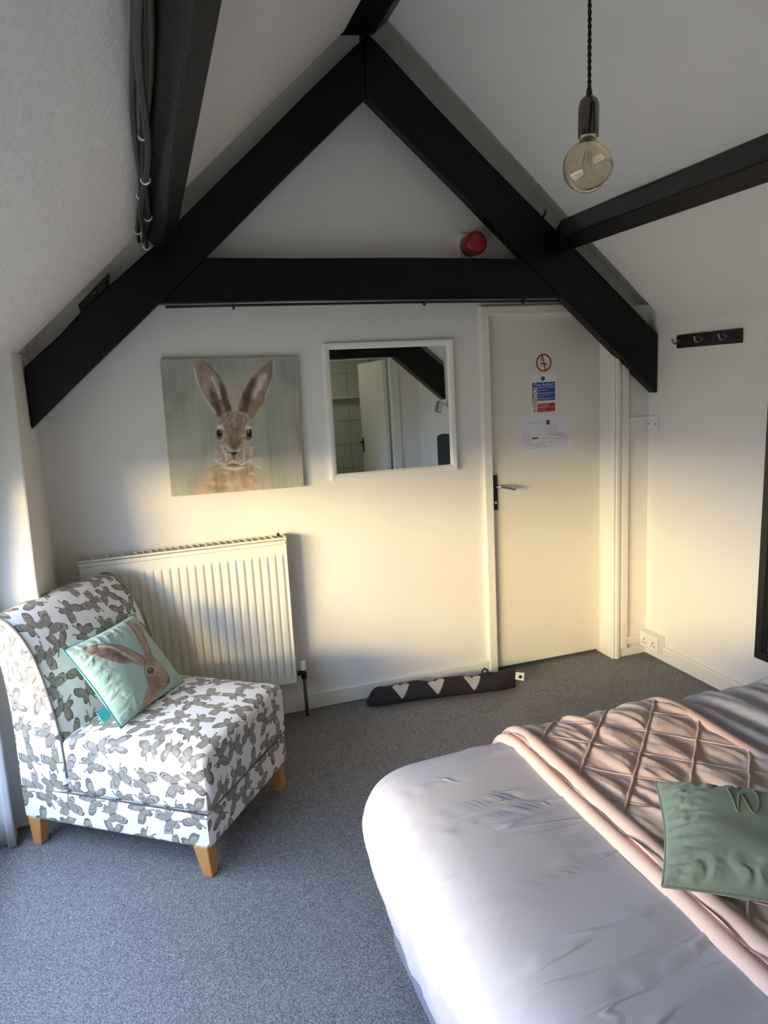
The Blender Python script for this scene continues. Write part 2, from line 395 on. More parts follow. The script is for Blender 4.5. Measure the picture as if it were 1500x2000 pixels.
# value noise
def vnoise(shape_pts, freq, seed, octaves=4, gain=.5):
    x, y = shape_pts; out = np.zeros_like(x); amp = 1; tot = 0
    for o in range(octaves):
        rg = np.random.default_rng(seed + o); T = rg.random((64, 64))
        fx, fy = (freq if isinstance(freq, tuple) else (freq, freq)); X = x * fx * 2 ** o; Y = y * fy * 2 ** o
        xi = np.floor(X).astype(int); yi = np.floor(Y).astype(int); a = X - xi; b = Y - yi
        a = a * a * (3 - 2 * a); b = b * b * (3 - 2 * b)
        g = lambda i, j: T[i % 64, j % 64]
        out += amp * ((g(xi, yi) * (1 - a) + g(xi + 1, yi) * a) * (1 - b) + (g(xi, yi + 1) * (1 - a) + g(xi + 1, yi + 1) * a) * b)
        tot += amp; amp *= gain
    return out / tot
def text_mesh(body, size, align='LEFT', shear=0):
    cu = bpy.data.curves.new('tmp', 'FONT'); cu.body = body; cu.size = size; cu.align_x = align; cu.shear = shear; cu.resolution_u = 3
    ob = bpy.data.objects.new('tmp', cu); sc.collection.objects.link(ob)
    dg = bpy.context.evaluated_depsgraph_get(); me = bpy.data.meshes.new_from_object(ob.evaluated_get(dg))
    V = [tuple(v.co) for v in me.vertices]; F = [tuple(p.vertices) for p in me.polygons]
    bpy.data.objects.remove(ob); bpy.data.curves.remove(cu); bpy.data.meshes.remove(me)
    return V, F

# ------------------------------------------------------------------ room shell
XL, XR, YB, YF = -0.45, 2.572, -0.45, 3.36
YN = 3.268                                     # wall right of the door
YT = 3.20                                      # front of the roof truss
def zl(x): return 2.265 + .90 * (x - .085)     # left roof slope
def zr(x): return 2.33 - .89 * (x - 1.995)     # right roof slope
XA = (2.33 + .89 * 1.995 - 2.265 + .90 * .085) / (.90 + .89); ZA = zl(XA)

fl = MB().box((-.85, YB - 2.2, -.06), (XR + .15, YF + .15, 0)).build('floor', 'carpet'); struct(fl, 'speckled grey carpet floor')
# far wall with the door opening
DX0, DX1, DZ = 1.655, 2.345, 1.905
wf = MB()
def gab(x): return (zl(x) if x < XA else zr(x)) + .22
wf.prism([(XL - .1, 0), (DX0, 0), (DX0, gab(DX0)), (XA, gab(XA)), (XL - .1, gab(XL - .1))], lambda x, z: (x, YF, z), lambda x, z: (x, YF + .1, z))
wf.prism([(DX0, DZ), (XR + .1, DZ), (XR + .1, gab(XR + .1)), (DX0, gab(DX0))], lambda x, z: (x, YF, z), lambda x, z: (x, YF + .1, z))
wf.box((DX1, YN, 0), (XR + .1, YF + .1, DZ + .02))
struct(wf.build('wall_far', 'plaster'), 'white plaster gable wall with the picture, mirror and radiator')
# right wall
struct(MB().box((XR, YB - .1, 0), (XR + .1, YF + .1, zr(XR) + .1)).build('wall_right', 'plaster'), 'white right hand wall with coat rail')
# back wall with bathroom doorway
BX0, BX1, BZ = 1.48, 2.28, 1.92
wb = MB().box((XL - .3, YB - .1, 0), (BX0, YB, 3.3)).box((BX1, YB - .1, 0), (XR + .1, YB, 3.3)).box((BX0, YB - .1, BZ), (BX1, YB, 3.3))
struct(wb.build('wall_back', 'plaster'), 'white wall behind with the bathroom doorway')
# left wall: pier and knee wall, dormer recess between them
def py(z): return max(2.83, 2.67 + .168 * z)
RZ = 1.79
wl = MB()
wl.prism([(py(0), 0), (YF + .1, 0), (YF + .1, RZ), (py(RZ), RZ), (py(.95), .95)], lambda y, z: (XL - .32, y - .03, z), lambda y, z: (XL, y, z))
wl.box((XL - .32, YB - .1, 0), (XL, .15, RZ))
wl.box((XL - .32, .15, RZ), (XL, YF + .1, RZ + .08)).box((XL - .32, YB - .1, RZ), (XL, .15, RZ + .08))
# window wall inside the recess
WX = WIN_X
wl.box((WX - .1, .1, 0), (WX, 3.0, WIN_Z0)).box((WX - .1, .1, WIN_Z1), (WX, 3.0, RZ + .05))
wl.box((WX - .1, .1, WIN_Z0), (WX, WIN_Y0, WIN_Z1)).box((WX - .1, WIN_Y1, WIN_Z0), (WX, 3.0, WIN_Z1))
struct(wl.build('wall_left', 'plaster', bevel=.008), 'white left wall with the window recess')
# unseen wall added outside the dormer to block the low sun
struct(MB().box((-1.45, -1.5, -1.2), (-1.30, 4.5, .80)).build('sun_block_wall', 'plaster'), 'white unseen wall added outside the window to block low sun')
# window
wn = MB()
f = .05
wn.box((WX - .08, WIN_Y0, WIN_Z0), (WX - .02, WIN_Y1, WIN_Z0 + f)).box((WX - .08, WIN_Y0, WIN_Z1 - f), (WX - .02, WIN_Y1, WIN_Z1))
for k in range(4):
    yy = WIN_Y0 + (WIN_Y1 - WIN_Y0 - f) * k / 3
    wn.box((WX - .08, yy, WIN_Z0), (WX - .02, yy + f, WIN_Z1))
wno = struct(wn.build('window_1', 'white_frame', bevel=.004), 'white framed low window in the recess')
MB().box((WX - .052, WIN_Y0 + f, WIN_Z0 + f), (WX - .048, WIN_Y1 - f, WIN_Z1 - f)).build('pane', 'clear_glass', wno)

# ceiling slopes (stop in front of the truss, a deeper pocket behind it)
def slope(fn, x0, x1, nrm, th, lift, y0, y1):
    V = []
    for y in (y0, y1):
        for x, k in ((x0, lift), (x1, lift), (x1, lift + th), (x0, lift + th)):
            V.append((x + nrm[0] * k, y, fn(x) + nrm[1] * k))
    return MB().add(V, [(0, 1, 2, 3), (7, 6, 5, 4), (0, 4, 5, 1), (1, 5, 6, 2), (2, 6, 7, 3), (3, 7, 4, 0)])
nl = (-.669, .743); nr = (.665, .747)
YC = 3.15
c1 = slope(zl, XL - .02, XA + .15, nl, .16, 0, YB - .1, YC)
c2 = slope(zr, XA - .15, XR + .02, nr, .16, 0, YB - .1, YC)
struct(c1.build('ceiling', 'ceiling', bevel=.02, seg=3), 'white textured ceiling slope on the window side')
struct(c2.build('ceiling', 'ceiling', bevel=.02, seg=3), 'white textured ceiling slope above the bed')
c3 = MB()
for q in (slope(zl, XL - .3, XA + .1, nl, .06, .10, YC - .06, YF + .1), slope(zr, XA - .1, XR + .3, nr, .06, .10, YC - .06, YF + .1)):
    c3.add(q.v, q.f)
struct(c3.build('ceiling', 'ceiling'), 'white ceiling pocket behind the roof truss')

# bathroom behind the doorway (seen only in the mirror)
by0 = -2.3
bw = MB().box((.6, by0 - .1, 0), (2.62, by0, 2.4)).box((.5, by0 - .1, 0), (.6, YB - .05, 2.4)).box((2.62, by0 - .1, 0), (2.72, YB - .05, 2.4)).box((.5, by0 - .1, 2.4), (2.72, YB - .05, 2.5))
bwo = struct(bw.build('wall_bathroom', 'grout'), 'bathroom walls beyond the doorway')
tile_me = None
TW = .30
for ix in range(8):
    for iz in range(7):
        x0 = .75 + ix * TW; z0 = .05 + iz * TW
        if x0 + TW > 2.6: continue
        if tile_me is None:
            to = MB().box((0, 0, 0), (TW - .006, .008, TW - .006)).build('tile', 'tile', origin=(0, 0, 0)); tile_me = to.data
        else:
            to = bpy.data.objects.new('tile', tile_me); sc.collection.objects.link(to)
        to.parent = bwo; r0 = bwo['root_loc']
        to.location = (x0 - r0[0], by0 - r0[1], z0 - r0[2])
led = struct(MB().box((.6, by0, 1.53), (2.62, by0 + .1, 1.56)).build('trim_1', 'gloss_white', bevel=.004), 'tiled bathroom ledge')
bl = bpy.data.lights.new('bathroom_fill', 'AREA'); bl.size = .4; bl.energy = 9; bl.color = (1, .97, .80)  # added fill lamp that lifts the dim bathroom
blo = bpy.data.objects.new('bathroom_fill', bl); sc.collection.objects.link(blo); blo.location = (1.4, -1.3, 2.38)
# back door (open into the bathroom)
fr = MB()
for a, b in (((BX0 - .07, BZ), None), ): pass
fr.box((BX0 - .07, YB, 0), (BX0 + .01, YB + .02, BZ + .07)).box((BX1 - .01, YB, 0), (BX1 + .07, YB + .02, BZ + .07)).box((BX0 + .01, YB, BZ - .01), (BX1 - .01, YB + .02, BZ + .07))
struct(fr.build('trim_2', 'gloss_white', bevel=.004), 'white bathroom door frame')
th = math.radians(84)
hx, hy = BX1 - .02, YB - .1
dxv = Vector((-math.cos(th), -math.sin(th), 0)); dn = Vector((math.sin(th), -math.cos(th), 0))
L = .74
def dpt(a, b, z): q = Vector((hx, hy, 0)) + dxv * a + dn * b; return (q.x, q.y, z)
d2 = MB().hexa([dpt(0, 0, .01), dpt(L, 0, .01), dpt(L, -.04, .01), dpt(0, -.04, .01), dpt(0, 0, 1.905), dpt(L, 0, 1.905), dpt(L, -.04, 1.905), dpt(0, -.04, 1.905)])
d2o = struct(d2.build('door_2', 'door_paint', bevel=.003), 'cream bathroom door standing open')
hh = MB()
for sgn in (1, -1):
    b0 = .0 if sgn > 0 else -.04
    hh.hexa([dpt(L - .06, b0, .92), dpt(L - .02, b0, .92), dpt(L - .02, b0 + .008 * sgn, .92), dpt(L - .06, b0 + .008 * sgn, .92),
             dpt(L - .06, b0, 1.08), dpt(L - .02, b0, 1.08), dpt(L - .02, b0 + .008 * sgn, 1.08), dpt(L - .06, b0 + .008 * sgn, 1.08)])
    hh.tube([dpt(L - .04, b0, 1.03), dpt(L - .04, b0 + .045 * sgn, 1.03), dpt(L - .15, b0 + .05 * sgn, 1.025)], .008, 8)
hh.build('door_handle', 'dark_metal', d2o)
ct = thing('toilet_cistern', 'white toilet cistern below the bathroom tiles, seen in the square mirror', 'cistern', (1.45, by0 + .11, .4))
MB().box((1.2, by0 + .012, .42), (1.7, by0 + .2, .80)).build('cistern_body', 'ceramic', ct, bevel=.02, seg=3)
MB().box((1.18, by0 + .012, .80), (1.72, by0 + .215, .835)).build('lid', 'ceramic', ct, bevel=.012, seg=3)
MB().box((1.28, by0 + .012, 0), (1.62, by0 + .16, .42)).build('pedestal', 'ceramic', ct, bevel=.04, seg=3)

# ------------------------------------------------------------------ roof timbers
def xzprism(poly, y0, y1): return MB().prism(poly, lambda x, z: (x, y0, z), lambda x, z: (x, y1, z))
def truss(y0, y1, far):
    t_ = thing('roof_truss', 'black painted timber roof truss against the gable wall' if far else 'second black roof truss behind, seen in the square mirror', 'roof truss', (1.05, (y0 + y1) / 2, 1.46))
    il = lambda x: 1.49 + .8875 * (x + .447); ir = lambda x: 2.82 - .885 * (x - 1.038)
    xa = 1.042; dz = 0 if far else -.08
    lp = [(-.448, il(-.448)), (-.30, il(-.30) + .002), (.2, il(.2) - .004), (.7, il(.7) + .003), (xa, il(xa)), (xa, 3.045), (1.008, 3.015), (.782, 2.816), (.549, 2.603), (.253, 2.338), (.10, 2.195), (.053, 2.160), (-.06, 2.068), (-.183, 1.969), (-.30, 1.853), (-.443, 1.735)]
    xzprism(lp, y0, y1).build('rafter', 'black_beam', t_, bevel=.006)
    rp_ = [(xa, ir(xa)), (1.5, ir(1.5) + .004), (2.0, ir(2.0) - .004), (2.568, ir(2.568)), (2.568, 1.771), (2.349, 1.960), (2.095, 2.178), (1.926, 2.315), (1.608, 2.582), (1.339, 2.818), (1.134, 3.007), (xa, 3.085)]
    xzprism(rp_, y0 - .004, y1).build('rafter', 'black_beam', t_, bevel=.006)
    sh = lambda P: [(x + ((.09 if x > 1.04 else -.09) if not far else 0), z + dz) for x, z in P]
    cl = sh([(.09, 1.968), (.7, 1.972), (1.4, 1.966), (2.045, 1.962), (1.80, 2.148), (1.2, 2.153), (.7, 2.150), (.30, 2.152)])
    xzprism(cl, y0 + .006, y1).build('collar_beam', 'black_beam', t_, bevel=.005)
    return t_
tr1 = truss(YT, 3.262, True)
truss(.20, .33, False)
# conduit clipped under the collar
MB().tube([(.12, 3.222, 1.957), (.5, 3.222, 1.958), (1.2, 3.222, 1.957), (2.0, 3.222, 1.95)], .006, 8).build('conduit', 'black_plastic', tr1, smooth=True)
for x in (.40, 1.28, 1.80):
    MB().tube([(x, 3.207, 1.963), (x, 3.212, 1.947), (x, 3.222, 1.943), (x, 3.234, 1.947), (x, 3.238, 1.963)], .005, 6).build('conduit_clip', 'black_plastic', tr1, smooth=True)
# nail on top of the right rafter
MB().tube([(1.90, 3.205, 2.335), (1.905, 3.185, 2.352), (1.90, 3.18, 2.365)], .006, 6).build('nail', 'dark_metal', tr1, smooth=True)
# bracket in the gap above the left rafter
bk = MB().hexa([(-.21, 3.24, 1.93), (-.10, 3.24, 2.04), (-.10, 3.34, 2.04), (-.21, 3.34, 1.94), (-.22, 3.24, 1.975), (-.085, 3.24, 2.10), (-.085, 3.34, 2.10), (-.22, 3.34, 1.975)])
bk.lathe([(.012, 0), (.012, .02)], (-.15, 3.24, 2.02), (0, -1, 0), 8)
bk.build('bracket', 'dark_metal', tr1, bevel=.004)

def beam(name, label, poly, y0, y1, skew=0.0):
    P = lambda y, k: (lambda x, z: (x + k, y, z))
    o = MB().prism(poly, P(y0, skew), P(y1, 0)).build(name, 'black_beam', bevel=.005)
    return tag(o, label, 'beam')
lpu = [(.187, 2.219), (.127, 2.164), (.054, 2.240), (.117, 2.297)]
beam('purlin', 'black purlin beam on the window side slope with cables beside it', lpu, YB, YT - .004)
rpu = [(1.918, 2.217), (1.977, 2.165), (2.056, 2.272), (1.996, 2.326)]
beam('purlin', 'black purlin beam along the right slope over the bed', rpu, YB, YT - .006)
beam('ridge_beam', 'black ridge beam running back from the truss apex', [(.928, 3.03), (1.075, 3.045), (1.14, 3.10), (1.06, 3.25), (.93, 3.12)], YB, YT - .03, -.03)

# cables along the left purlin
def wob(y, x, z, a, ph, k=1.0):
    return (x + a * math.sin(y * 5.1 * k + ph), y, z + .5 * a * math.cos(y * 3.7 * k + ph))
cabs = [(.066, 2.205, .007, .3, .010, 'thick black cable running along the left purlin, innermost of three'),
        (.046, 2.205, .006, 2.0, .007, 'thin black cable against the ceiling beside the left purlin'),
        (.060, 2.180, .010, 4.1, .008, 'black cable hanging lowest beside the left purlin')]
for i, (x, z, a, ph, r, lab) in enumerate(cabs):
    pts = [wob(y, x - .0, z, a, ph) for y in np.linspace(YB + .01, 3.17, 60)]
    c = thing('cable', lab, 'cable', (x, 1.5, z), 'cables on the left purlin')
    MB().tube(pts, r, 8).build('sheath', 'black_plastic', c, smooth=True)
    for yy in ((1.9, 2.72), (2.45, 2.98), (2.2, 3.1))[i]:
        q = wob(yy, x, z, a, ph)
        ring = [(q[0] + (r + .004) * math.cos(t_), yy + .004 * math.sin(2 * t_), q[2] + (r + .004) * math.sin(t_)) for t_ in np.linspace(-3.4, .6, 14)]
        cc = MB().tube(ring, .0028, 6).build('cable_tie', 'white_plastic', c, smooth=True); cc['label'] = 'white cable tie'
c = tag(MB().tube([(1.995 + .003 * math.sin(y * 7), y, 2.314 + .003 * math.sin(y * 5)) for y in np.linspace(YB + .01, 3.14, 40)], .008, 8).build('cable', 'black_plastic', smooth=True), 'black cable tucked between the right purlin and the ceiling', 'cable')
# ------------------------------------------------------------------ door
dr = MB().box((DX0 + .012, 3.372, .022), (2.40, 3.41, 1.90))
dro = struct(dr.build('door_1', 'door_paint', bevel=.003), 'cream flush door with fire notices')
hd = MB().box((DX0 + .018, 3.362, .905), (DX0 + .05, 3.372, 1.09)).build('handle_plate', 'dark_metal', dro, bevel=.003); hd['label'] = 'dark metal handle plate'
hx0 = DX0 + .034
lv = MB().tube([(hx0, 3.365, 1.032), (hx0, 3.318, 1.032), (hx0 + .012, 3.310, 1.036), (hx0 + .05, 3.306, 1.026), (hx0 + .085, 3.308, 1.013), (hx0 + .108, 3.308, 1.022)],
               [.008, .008, .009, .008, .009, .006], 10)
lv.build('door_handle', 'chrome', dro, smooth=True)
MB().lathe([(.008, 0), (.008, .004)], (hx0, 3.364, .945), (0, -1, 0), 12).build('keyhole', 'chrome', dro, smooth=True)
tr = MB()
tr.box((1.618, 3.332, 0), (DX0 + .012, YF + .06, 1.945))         # left lining
tr.box((DX0 + .012, 3.332, 1.898), (2.345, YF + .06, 1.945))     # head
struct(tr.build('trim_3', 'gloss_white', bevel=.006, seg=3), 'white door lining')
ar = MB()
ar.box((2.336, YN - .020, 0), (2.350, YF + .05, 1.945)).box((2.350, YN - .030, 0), (2.372, YN + .01, 1.945)).box((2.372, YN - .022, 0), (2.388, YN + .01, 1.945))
struct(ar.build('trim_4', 'gloss_white', bevel=.005, seg=3), 'white door architrave on the hinge side')
MB().box((DX0 + .012, YF + .055, 0), (2.42, YF + .1, .08)).build('leak_block_strip', 'grey_fabric')  # dark strip behind the door foot, raised to block sky light leaking under
bpy.data.objects['leak_block_strip']['kind'] = 'structure'
# trunking
tag(MB().box((2.390, YN - .026, .052), (2.428, YN, 1.95)).build('cable_trunking', 'gloss_white', bevel=.003), 'tall white cable trunking beside the door architrave', 'trunking')
tag(MB().box((2.43, YN - .016, 1.318), (XR - .002, YN, 1.345)).build('cable_trunking', 'gloss_white', bevel=.003), 'short white trunking leading to the blank wall plate', 'trunking')
tag(MB().box((2.43, YN - .022, .074), (XR - .03, YN, .115)).build('cable_trunking', 'gloss_white', bevel=.003), 'short white trunking leading to the double socket', 'trunking')
# skirtings
def skirt(name, a, b, lab):
    o = MB().box(a, b).build(name, 'gloss_white', bevel=.008, seg=3); struct(o, lab)
skirt('baseboard_far', (XL, YF - .016, 0), (1.618, YF, .085), 'white skirting under the radiator')
skirt('baseboard_far', (2.356, YN - .014, 0), (XR, YN, .050), 'short white skirting right of the door')
skirt('baseboard_right', (XR - .016, -.45, 0), (XR, YN, .085), 'white skirting along the right wall')
skirt('baseboard_left', (XL, py(0) + .01, 0), (XL + .014, YF, .085), 'white skirting on the pier')

# ------------------------------------------------------------------ signs on the door
YD = 3.372
def plate(mb, x0, z0, x1, z1, lift, th=.0006):
    return mb.box((x0, YD - lift - th, z0), (x1, YD - lift, z1))
def disc(mb, cx, cz, r, lift, n=40, th=.0005): return mb.lathe([(r, 0), (r, th)], (cx, YD - lift, cz), (0, -1, 0), n)
def ann(mb, cx, cz, r0, r1, lift, n=48):
    V = []; F = []
    for k in range(n):
        a = 2 * math.pi * k / n
        for r in (r0, r1): V.append((cx + r * math.cos(a), YD - lift, cz + r * math.sin(a)))
    for k in range(n): k2 = (k + 1) % n; F.append((2 * k, 2 * k + 1, 2 * k2 + 1, 2 * k2))
    return mb.add(V, F)
def txt(mb, s, x, z, size, lift, align='LEFT', stretch=1.0):
    V, F = text_mesh(s, size, align); return mb.add([(x + v[0] * stretch, YD - lift, z + v[1]) for v in V], F)
def strip(mb, a, b, wd, lift):
    a = np.array(a); b = np.array(b); d = (b - a) / np.linalg.norm(b - a); n = np.array([-d[1], d[0]]) * wd / 2
    P = [a - n, b - n, b + n, a + n]; return mb.add([(q[0], YD - lift, q[1]) for q in P], [(0, 1, 2, 3)])
cx, cz = 1.994, 1.655
ns = thing('no_smoking_sign', 'round red and white no smoking sticker, top of the door', 'sign', (cx, YD, cz - .048))
disc(MB(), cx, cz, .046, .0002).build('sticker', 'sticker', ns)
mb = MB()
strip(mb, (cx - .022, cz - .004), (cx + .018, cz - .004), .007, .0012)
strip(mb, (cx - .024, cz - .016), (cx - .004, cz - .016), .003, .0012); strip(mb, (cx + .006, cz - .013), (cx + .014, cz - .013), .005, .0012); strip(mb, (cx + .016, cz - .012), (cx + .030, cz - .012), .0025, .0012)
for k in range(5): strip(mb, (cx - .02 + .002 * k, cz + .002 + .005 * k), (cx - .016 + .004 * math.sin(k * 2), cz + .008 + .005 * k), .003, .0012)
strip(mb, (cx - .016, cz + .024), (cx - .004, cz + .026), .003, .0012)
mb.build('smoke_pictogram', 'ink_black', ns)
mb = ann(MB(), cx, cz, .037, .046, .0016); strip(mb, (cx - .010, cz + .040), (cx + .010, cz - .040), .0075, .0016); mb.build('prohibition_ring', 'ink_red', ns)
# fire action notice
fx0, fx1, fz0, fz1 = 1.915, 2.066, 1.398, 1.597
fa = thing('fire_action_sign', 'blue and red fire action notice in the middle of the door', 'sign', ((fx0 + fx1) / 2, YD, fz0))
plate(MB(), fx0, fz0, fx1, fz1, .0).build('sticker', 'sticker', fa)
FW, FH = fx1 - fx0, fz1 - fz0
bx = fx0 + .008; bt = fx0 + .037; br_ = fx1 - .006
for z0, z1, xx in ((1.529, 1.555, bx), (1.500, 1.526, bt), (1.472, 1.497, bt), (1.4585, 1.470, bt)): plate(MB(), xx, z0, br_, z1, .0008, .0003).build('blue_panel', 'ink_blue', fa)
for a in ((bt, 1.424, br_, 1.4455), (bt, 1.401, br_, 1.4225), (bx, 1.501, bt - .004, 1.525)): plate(MB(), *a, .0008, .0003).build('red_panel', 'ink_red', fa)
for a in ((bx, 1.4735, bt - .004, 1.497), (bx, 1.4475, bt - .004, 1.471)): plate(MB(), *a, .0008, .0003).build('green_panel', 'ink_green', fa)
mb = disc(MB(), 1.988, 1.574, .0115, .0008); mb.build('number_disc', 'ink_navy', fa)
mb = MB()
txt(mb, '1', 1.9855, 1.5675, .019, .0016, 'CENTER'); txt(mb, 'Fire Action', (bx + br_) / 2, 1.5355, .0235, .0016, 'CENTER', 1.08)
txt(mb, 'Raise the alarm', bt + .003, 1.511, .0095, .0016)
txt(mb, 'Leave the building by the', bt + .003, 1.487, .0078, .0016); txt(mb, 'nearest exit', bt + .003, 1.477, .0078, .0016)
txt(mb, 'Report to assembly point', bt + .003, 1.4615, .0075, .0016)
txt(mb, 'Do not stop to collect', bt + .003, 1.4372, .0078, .0016); txt(mb, 'personal belongings', bt + .003, 1.4278, .0078, .0016)
txt(mb, 'Do not use lifts', bt + .003, 1.4105, .0078, .0016)
ix = bx + .0125
plate(mb, ix - .008, 1.505, ix + .001, 1.512, .0014, .0002); plate(mb, ix + .003, 1.504, ix + .010, 1.522, .0014, .0002); disc(mb, ix - .004, 1.517, .003, .0014, 12, .0002)
strip(mb, (ix - .006, 1.477), (ix + .001, 1.489), .004, .0016); plate(mb, ix + .003, 1.476, ix + .009, 1.494, .0014, .0002); disc(mb, ix - .004, 1.491, .0026, .0014, 12, .0002)
disc(mb, ix, 1.459, .0095, .0012, 24, .0002)
mb.build('lettering', 'ink_white', fa)
mb = MB(); disc(mb, ix, 1.459, .005, .0018, 16, .0002); strip(mb, (ix - .009, 1.459), (ix + .009, 1.459), .002, .0019); mb.build('assembly_pictogram', 'ink_green', fa)
mb = MB(); ann(mb, ix, 1.4345, .0085, .0105, .0014, 24); strip(mb, (ix - .007, 1.4415), (ix + .007, 1.4275), .002, .0014); ann(mb, ix, 1.4115, .0085, .0105, .0014, 24); strip(mb, (ix - .007, 1.4185), (ix + .007, 1.4045), .002, .0014)
mb.build('prohibition_ring', 'ink_maroon', fa)
mb = MB(); strip(mb, (ix - .003, 1.430), (ix - .001, 1.439), .003, .0012); strip(mb, (ix - .004, 1.408), (ix + .003, 1.408), .004, .0012); strip(mb, (ix, 1.406), (ix, 1.417), .003, .0012); mb.build('figure_pictogram', 'ink_black', fa)
# evacuation plan sheet
px0, px1, pz0, pz1 = 1.848, 2.160, 1.178, 1.390
pl = thing('floor_plan_sheet', 'white paper floor plan taped on the door under the fire notice', 'paper', ((px0 + px1) / 2, YD, pz0))
plate(MB(), px0, pz0, px1, pz1, .0).build('sheet', 'paper', pl)
def PP(a, b): return (px0 + (a - 140) / (1415 - 140) * (px1 - px0), pz1 - (b - (150 - (a - 140) * .09)) / 990 * (pz1 - pz0))
mb = MB()
lines = [((780, 360), (780, 570)), ((870, 360), (885, 905)), ((780, 475), (870, 470)), ((780, 592), (880, 585)), ((900, 340), (1020, 335)), ((1020, 335), (1022, 570)), ((880, 400), (1020, 385)), ((880, 455), (1020, 440)), ((900, 510), (1000, 500)), ((890, 575), (1020, 570)),
         ((890, 605), (1310, 600)), ((890, 640), (1150, 620)), ((1040, 560), (1220, 540)), ((1040, 590), (1150, 585)), ((1155, 600), (1155, 700)), ((1325, 600), (1325, 700)), ((1155, 660), (1320, 650)), ((940, 700), (1310, 715)), ((960, 745), (1100, 735)), ((980, 795), (1300, 765)),
         ((210, 585), (210, 800)), ((345, 575), (345, 840)), ((230, 580), (345, 575)), ((235, 660), (345, 655)), ((235, 745), (400, 740)), ((235, 808), (330, 805)), ((570, 705), (780, 690)), ((780, 690), (880, 690)), ((715, 700), (715, 800)), ((640, 825), (880, 805)), ((640, 825), (645, 920)), ((735, 820), (735, 915)), ((640, 920), (885, 905)),
         ((275, 860), (640, 825)), ((275, 860), (285, 965)), ((285, 965), (600, 930)), ((500, 840), (600, 930)), ((540, 835), (640, 920)), ((320, 890), (480, 880))]
for a, b in lines: strip(mb, PP(*a), PP(*b), .0011, .0010)
for k in range(14): strip(mb, PP(345 + k * 25, 335 - k * 2.4), PP(360 + k * 25, 333 - k * 2.4), .0022, .0010)   # illegible heading
mb.build('plan_lines', 'ink_black', pl)
strip(MB(), PP(820, 250), PP(820, 360), .0215, .0012).build('red_mark', 'ink_maroon', pl); strip(MB(), PP(422, 708), PP(570, 697), .0085, .0012).build('red_mark', 'ink_maroon', pl)

# ------------------------------------------------------------------ painted prints
def homog(src, dst):
    A = []
    for (x, y), (u, v) in zip(src, dst):
        A.append([x, y, 1, 0, 0, 0, -u * x, -u * y, -u]); A.append([0, 0, 0, x, y, 1, -v * x, -v * y, -v])
    return np.linalg.svd(np.array(A, float))[2][-1].reshape(3, 3)
class Paint:
    def __init__(s, n, corners, base):
        u, v = np.meshgrid(np.linspace(0, 1, n), np.linspace(0, 1, n), indexing='ij'); s.n = n
        s.u, s.v = u.ravel(), v.ravel()                 # v=0 top
        Hm = homog([(0, 0), (1, 0), (1, 1), (0, 1)], corners)
        P = Hm @ np.array([s.u, s.v, np.ones_like(s.u)]); s.x, s.y = P[0] / P[2], P[1] / P[2]
        s.c = np.tile(np.array(s2l(base)), (len(s.u), 1))
    def sd(s, poly):
        P = np.array(poly, float); inside = np.zeros(len(s.x), bool); dm = np.full(len(s.x), 1e9)
        for i in range(len(P)):
            a, b = P[i], P[(i + 1) % len(P)]
            cnd = ((a[1] > s.y) != (b[1] > s.y))
            with np.errstate(divide='ignore', invalid='ignore'):
                xi = (b[0] - a[0]) * (s.y - a[1]) / (b[1] - a[1] + 1e-12) + a[0]
            inside ^= cnd & (s.x < xi)
            d = b - a; tt = np.clip(((s.x - a[0]) * d[0] + (s.y - a[1]) * d[1]) / (d @ d + 1e-9), 0, 1)
            dm = np.minimum(dm, np.hypot(s.x - a[0] - tt * d[0], s.y - a[1] - tt * d[1]))
        return np.where(inside, -dm, dm)
    def mixc(s, m, col):
        m = np.clip(m, 0, 1)[:, None]; s.c = s.c * (1 - m) + np.array(s2l(col)) * m
    def poly(s, poly, col, soft=12, a=1.0, rough=0, seed=1):
        d = s.sd(poly)
        if rough: d = d + (vnoise((s.u, s.v), 30, seed, 3) - .5) * rough
        s.mixc(np.clip(.5 - d / soft, 0, 1) * a, col)
    def ell(s, cx, cy, rx, ry, col, soft=.3, a=1.0, ang=0, rough=0, seed=1):
        ca, sa = math.cos(ang), math.sin(ang); dx, dy = s.x - cx, s.y - cy
        d = np.hypot((dx * ca + dy * sa) / rx, (-dx * sa + dy * ca) / ry)
        if rough: d = d + (vnoise((s.u, s.v), 30, seed, 3) - .5) * rough
        s.mixc(np.clip((1 - d) / soft + .5, 0, 1) * a, col)
    def line(s, pts, wd, col, a=1.0):
        for p, q in zip(pts[:-1], pts[1:]):
            p, q = np.array(p, float), np.array(q, float); d = q - p
            tt = np.clip(((s.x - p[0]) * d[0] + (s.y - p[1]) * d[1]) / (d @ d), 0, 1)
            dd = np.hypot(s.x - p[0] - tt * d[0], s.y - p[1] - tt * d[1]); s.mixc(np.clip(1.2 - dd / wd, 0, 1) * a, col)
    def tex(s, mask_poly, f, amp, seed):
        m = np.clip(.5 - s.sd(mask_poly) / 20, 0, 1); n = (vnoise((s.u, s.v), f, seed, 4) - .5) * amp
        s.c = np.clip(s.c * (1 + (n * m)[:, None]), 0.004, 1)

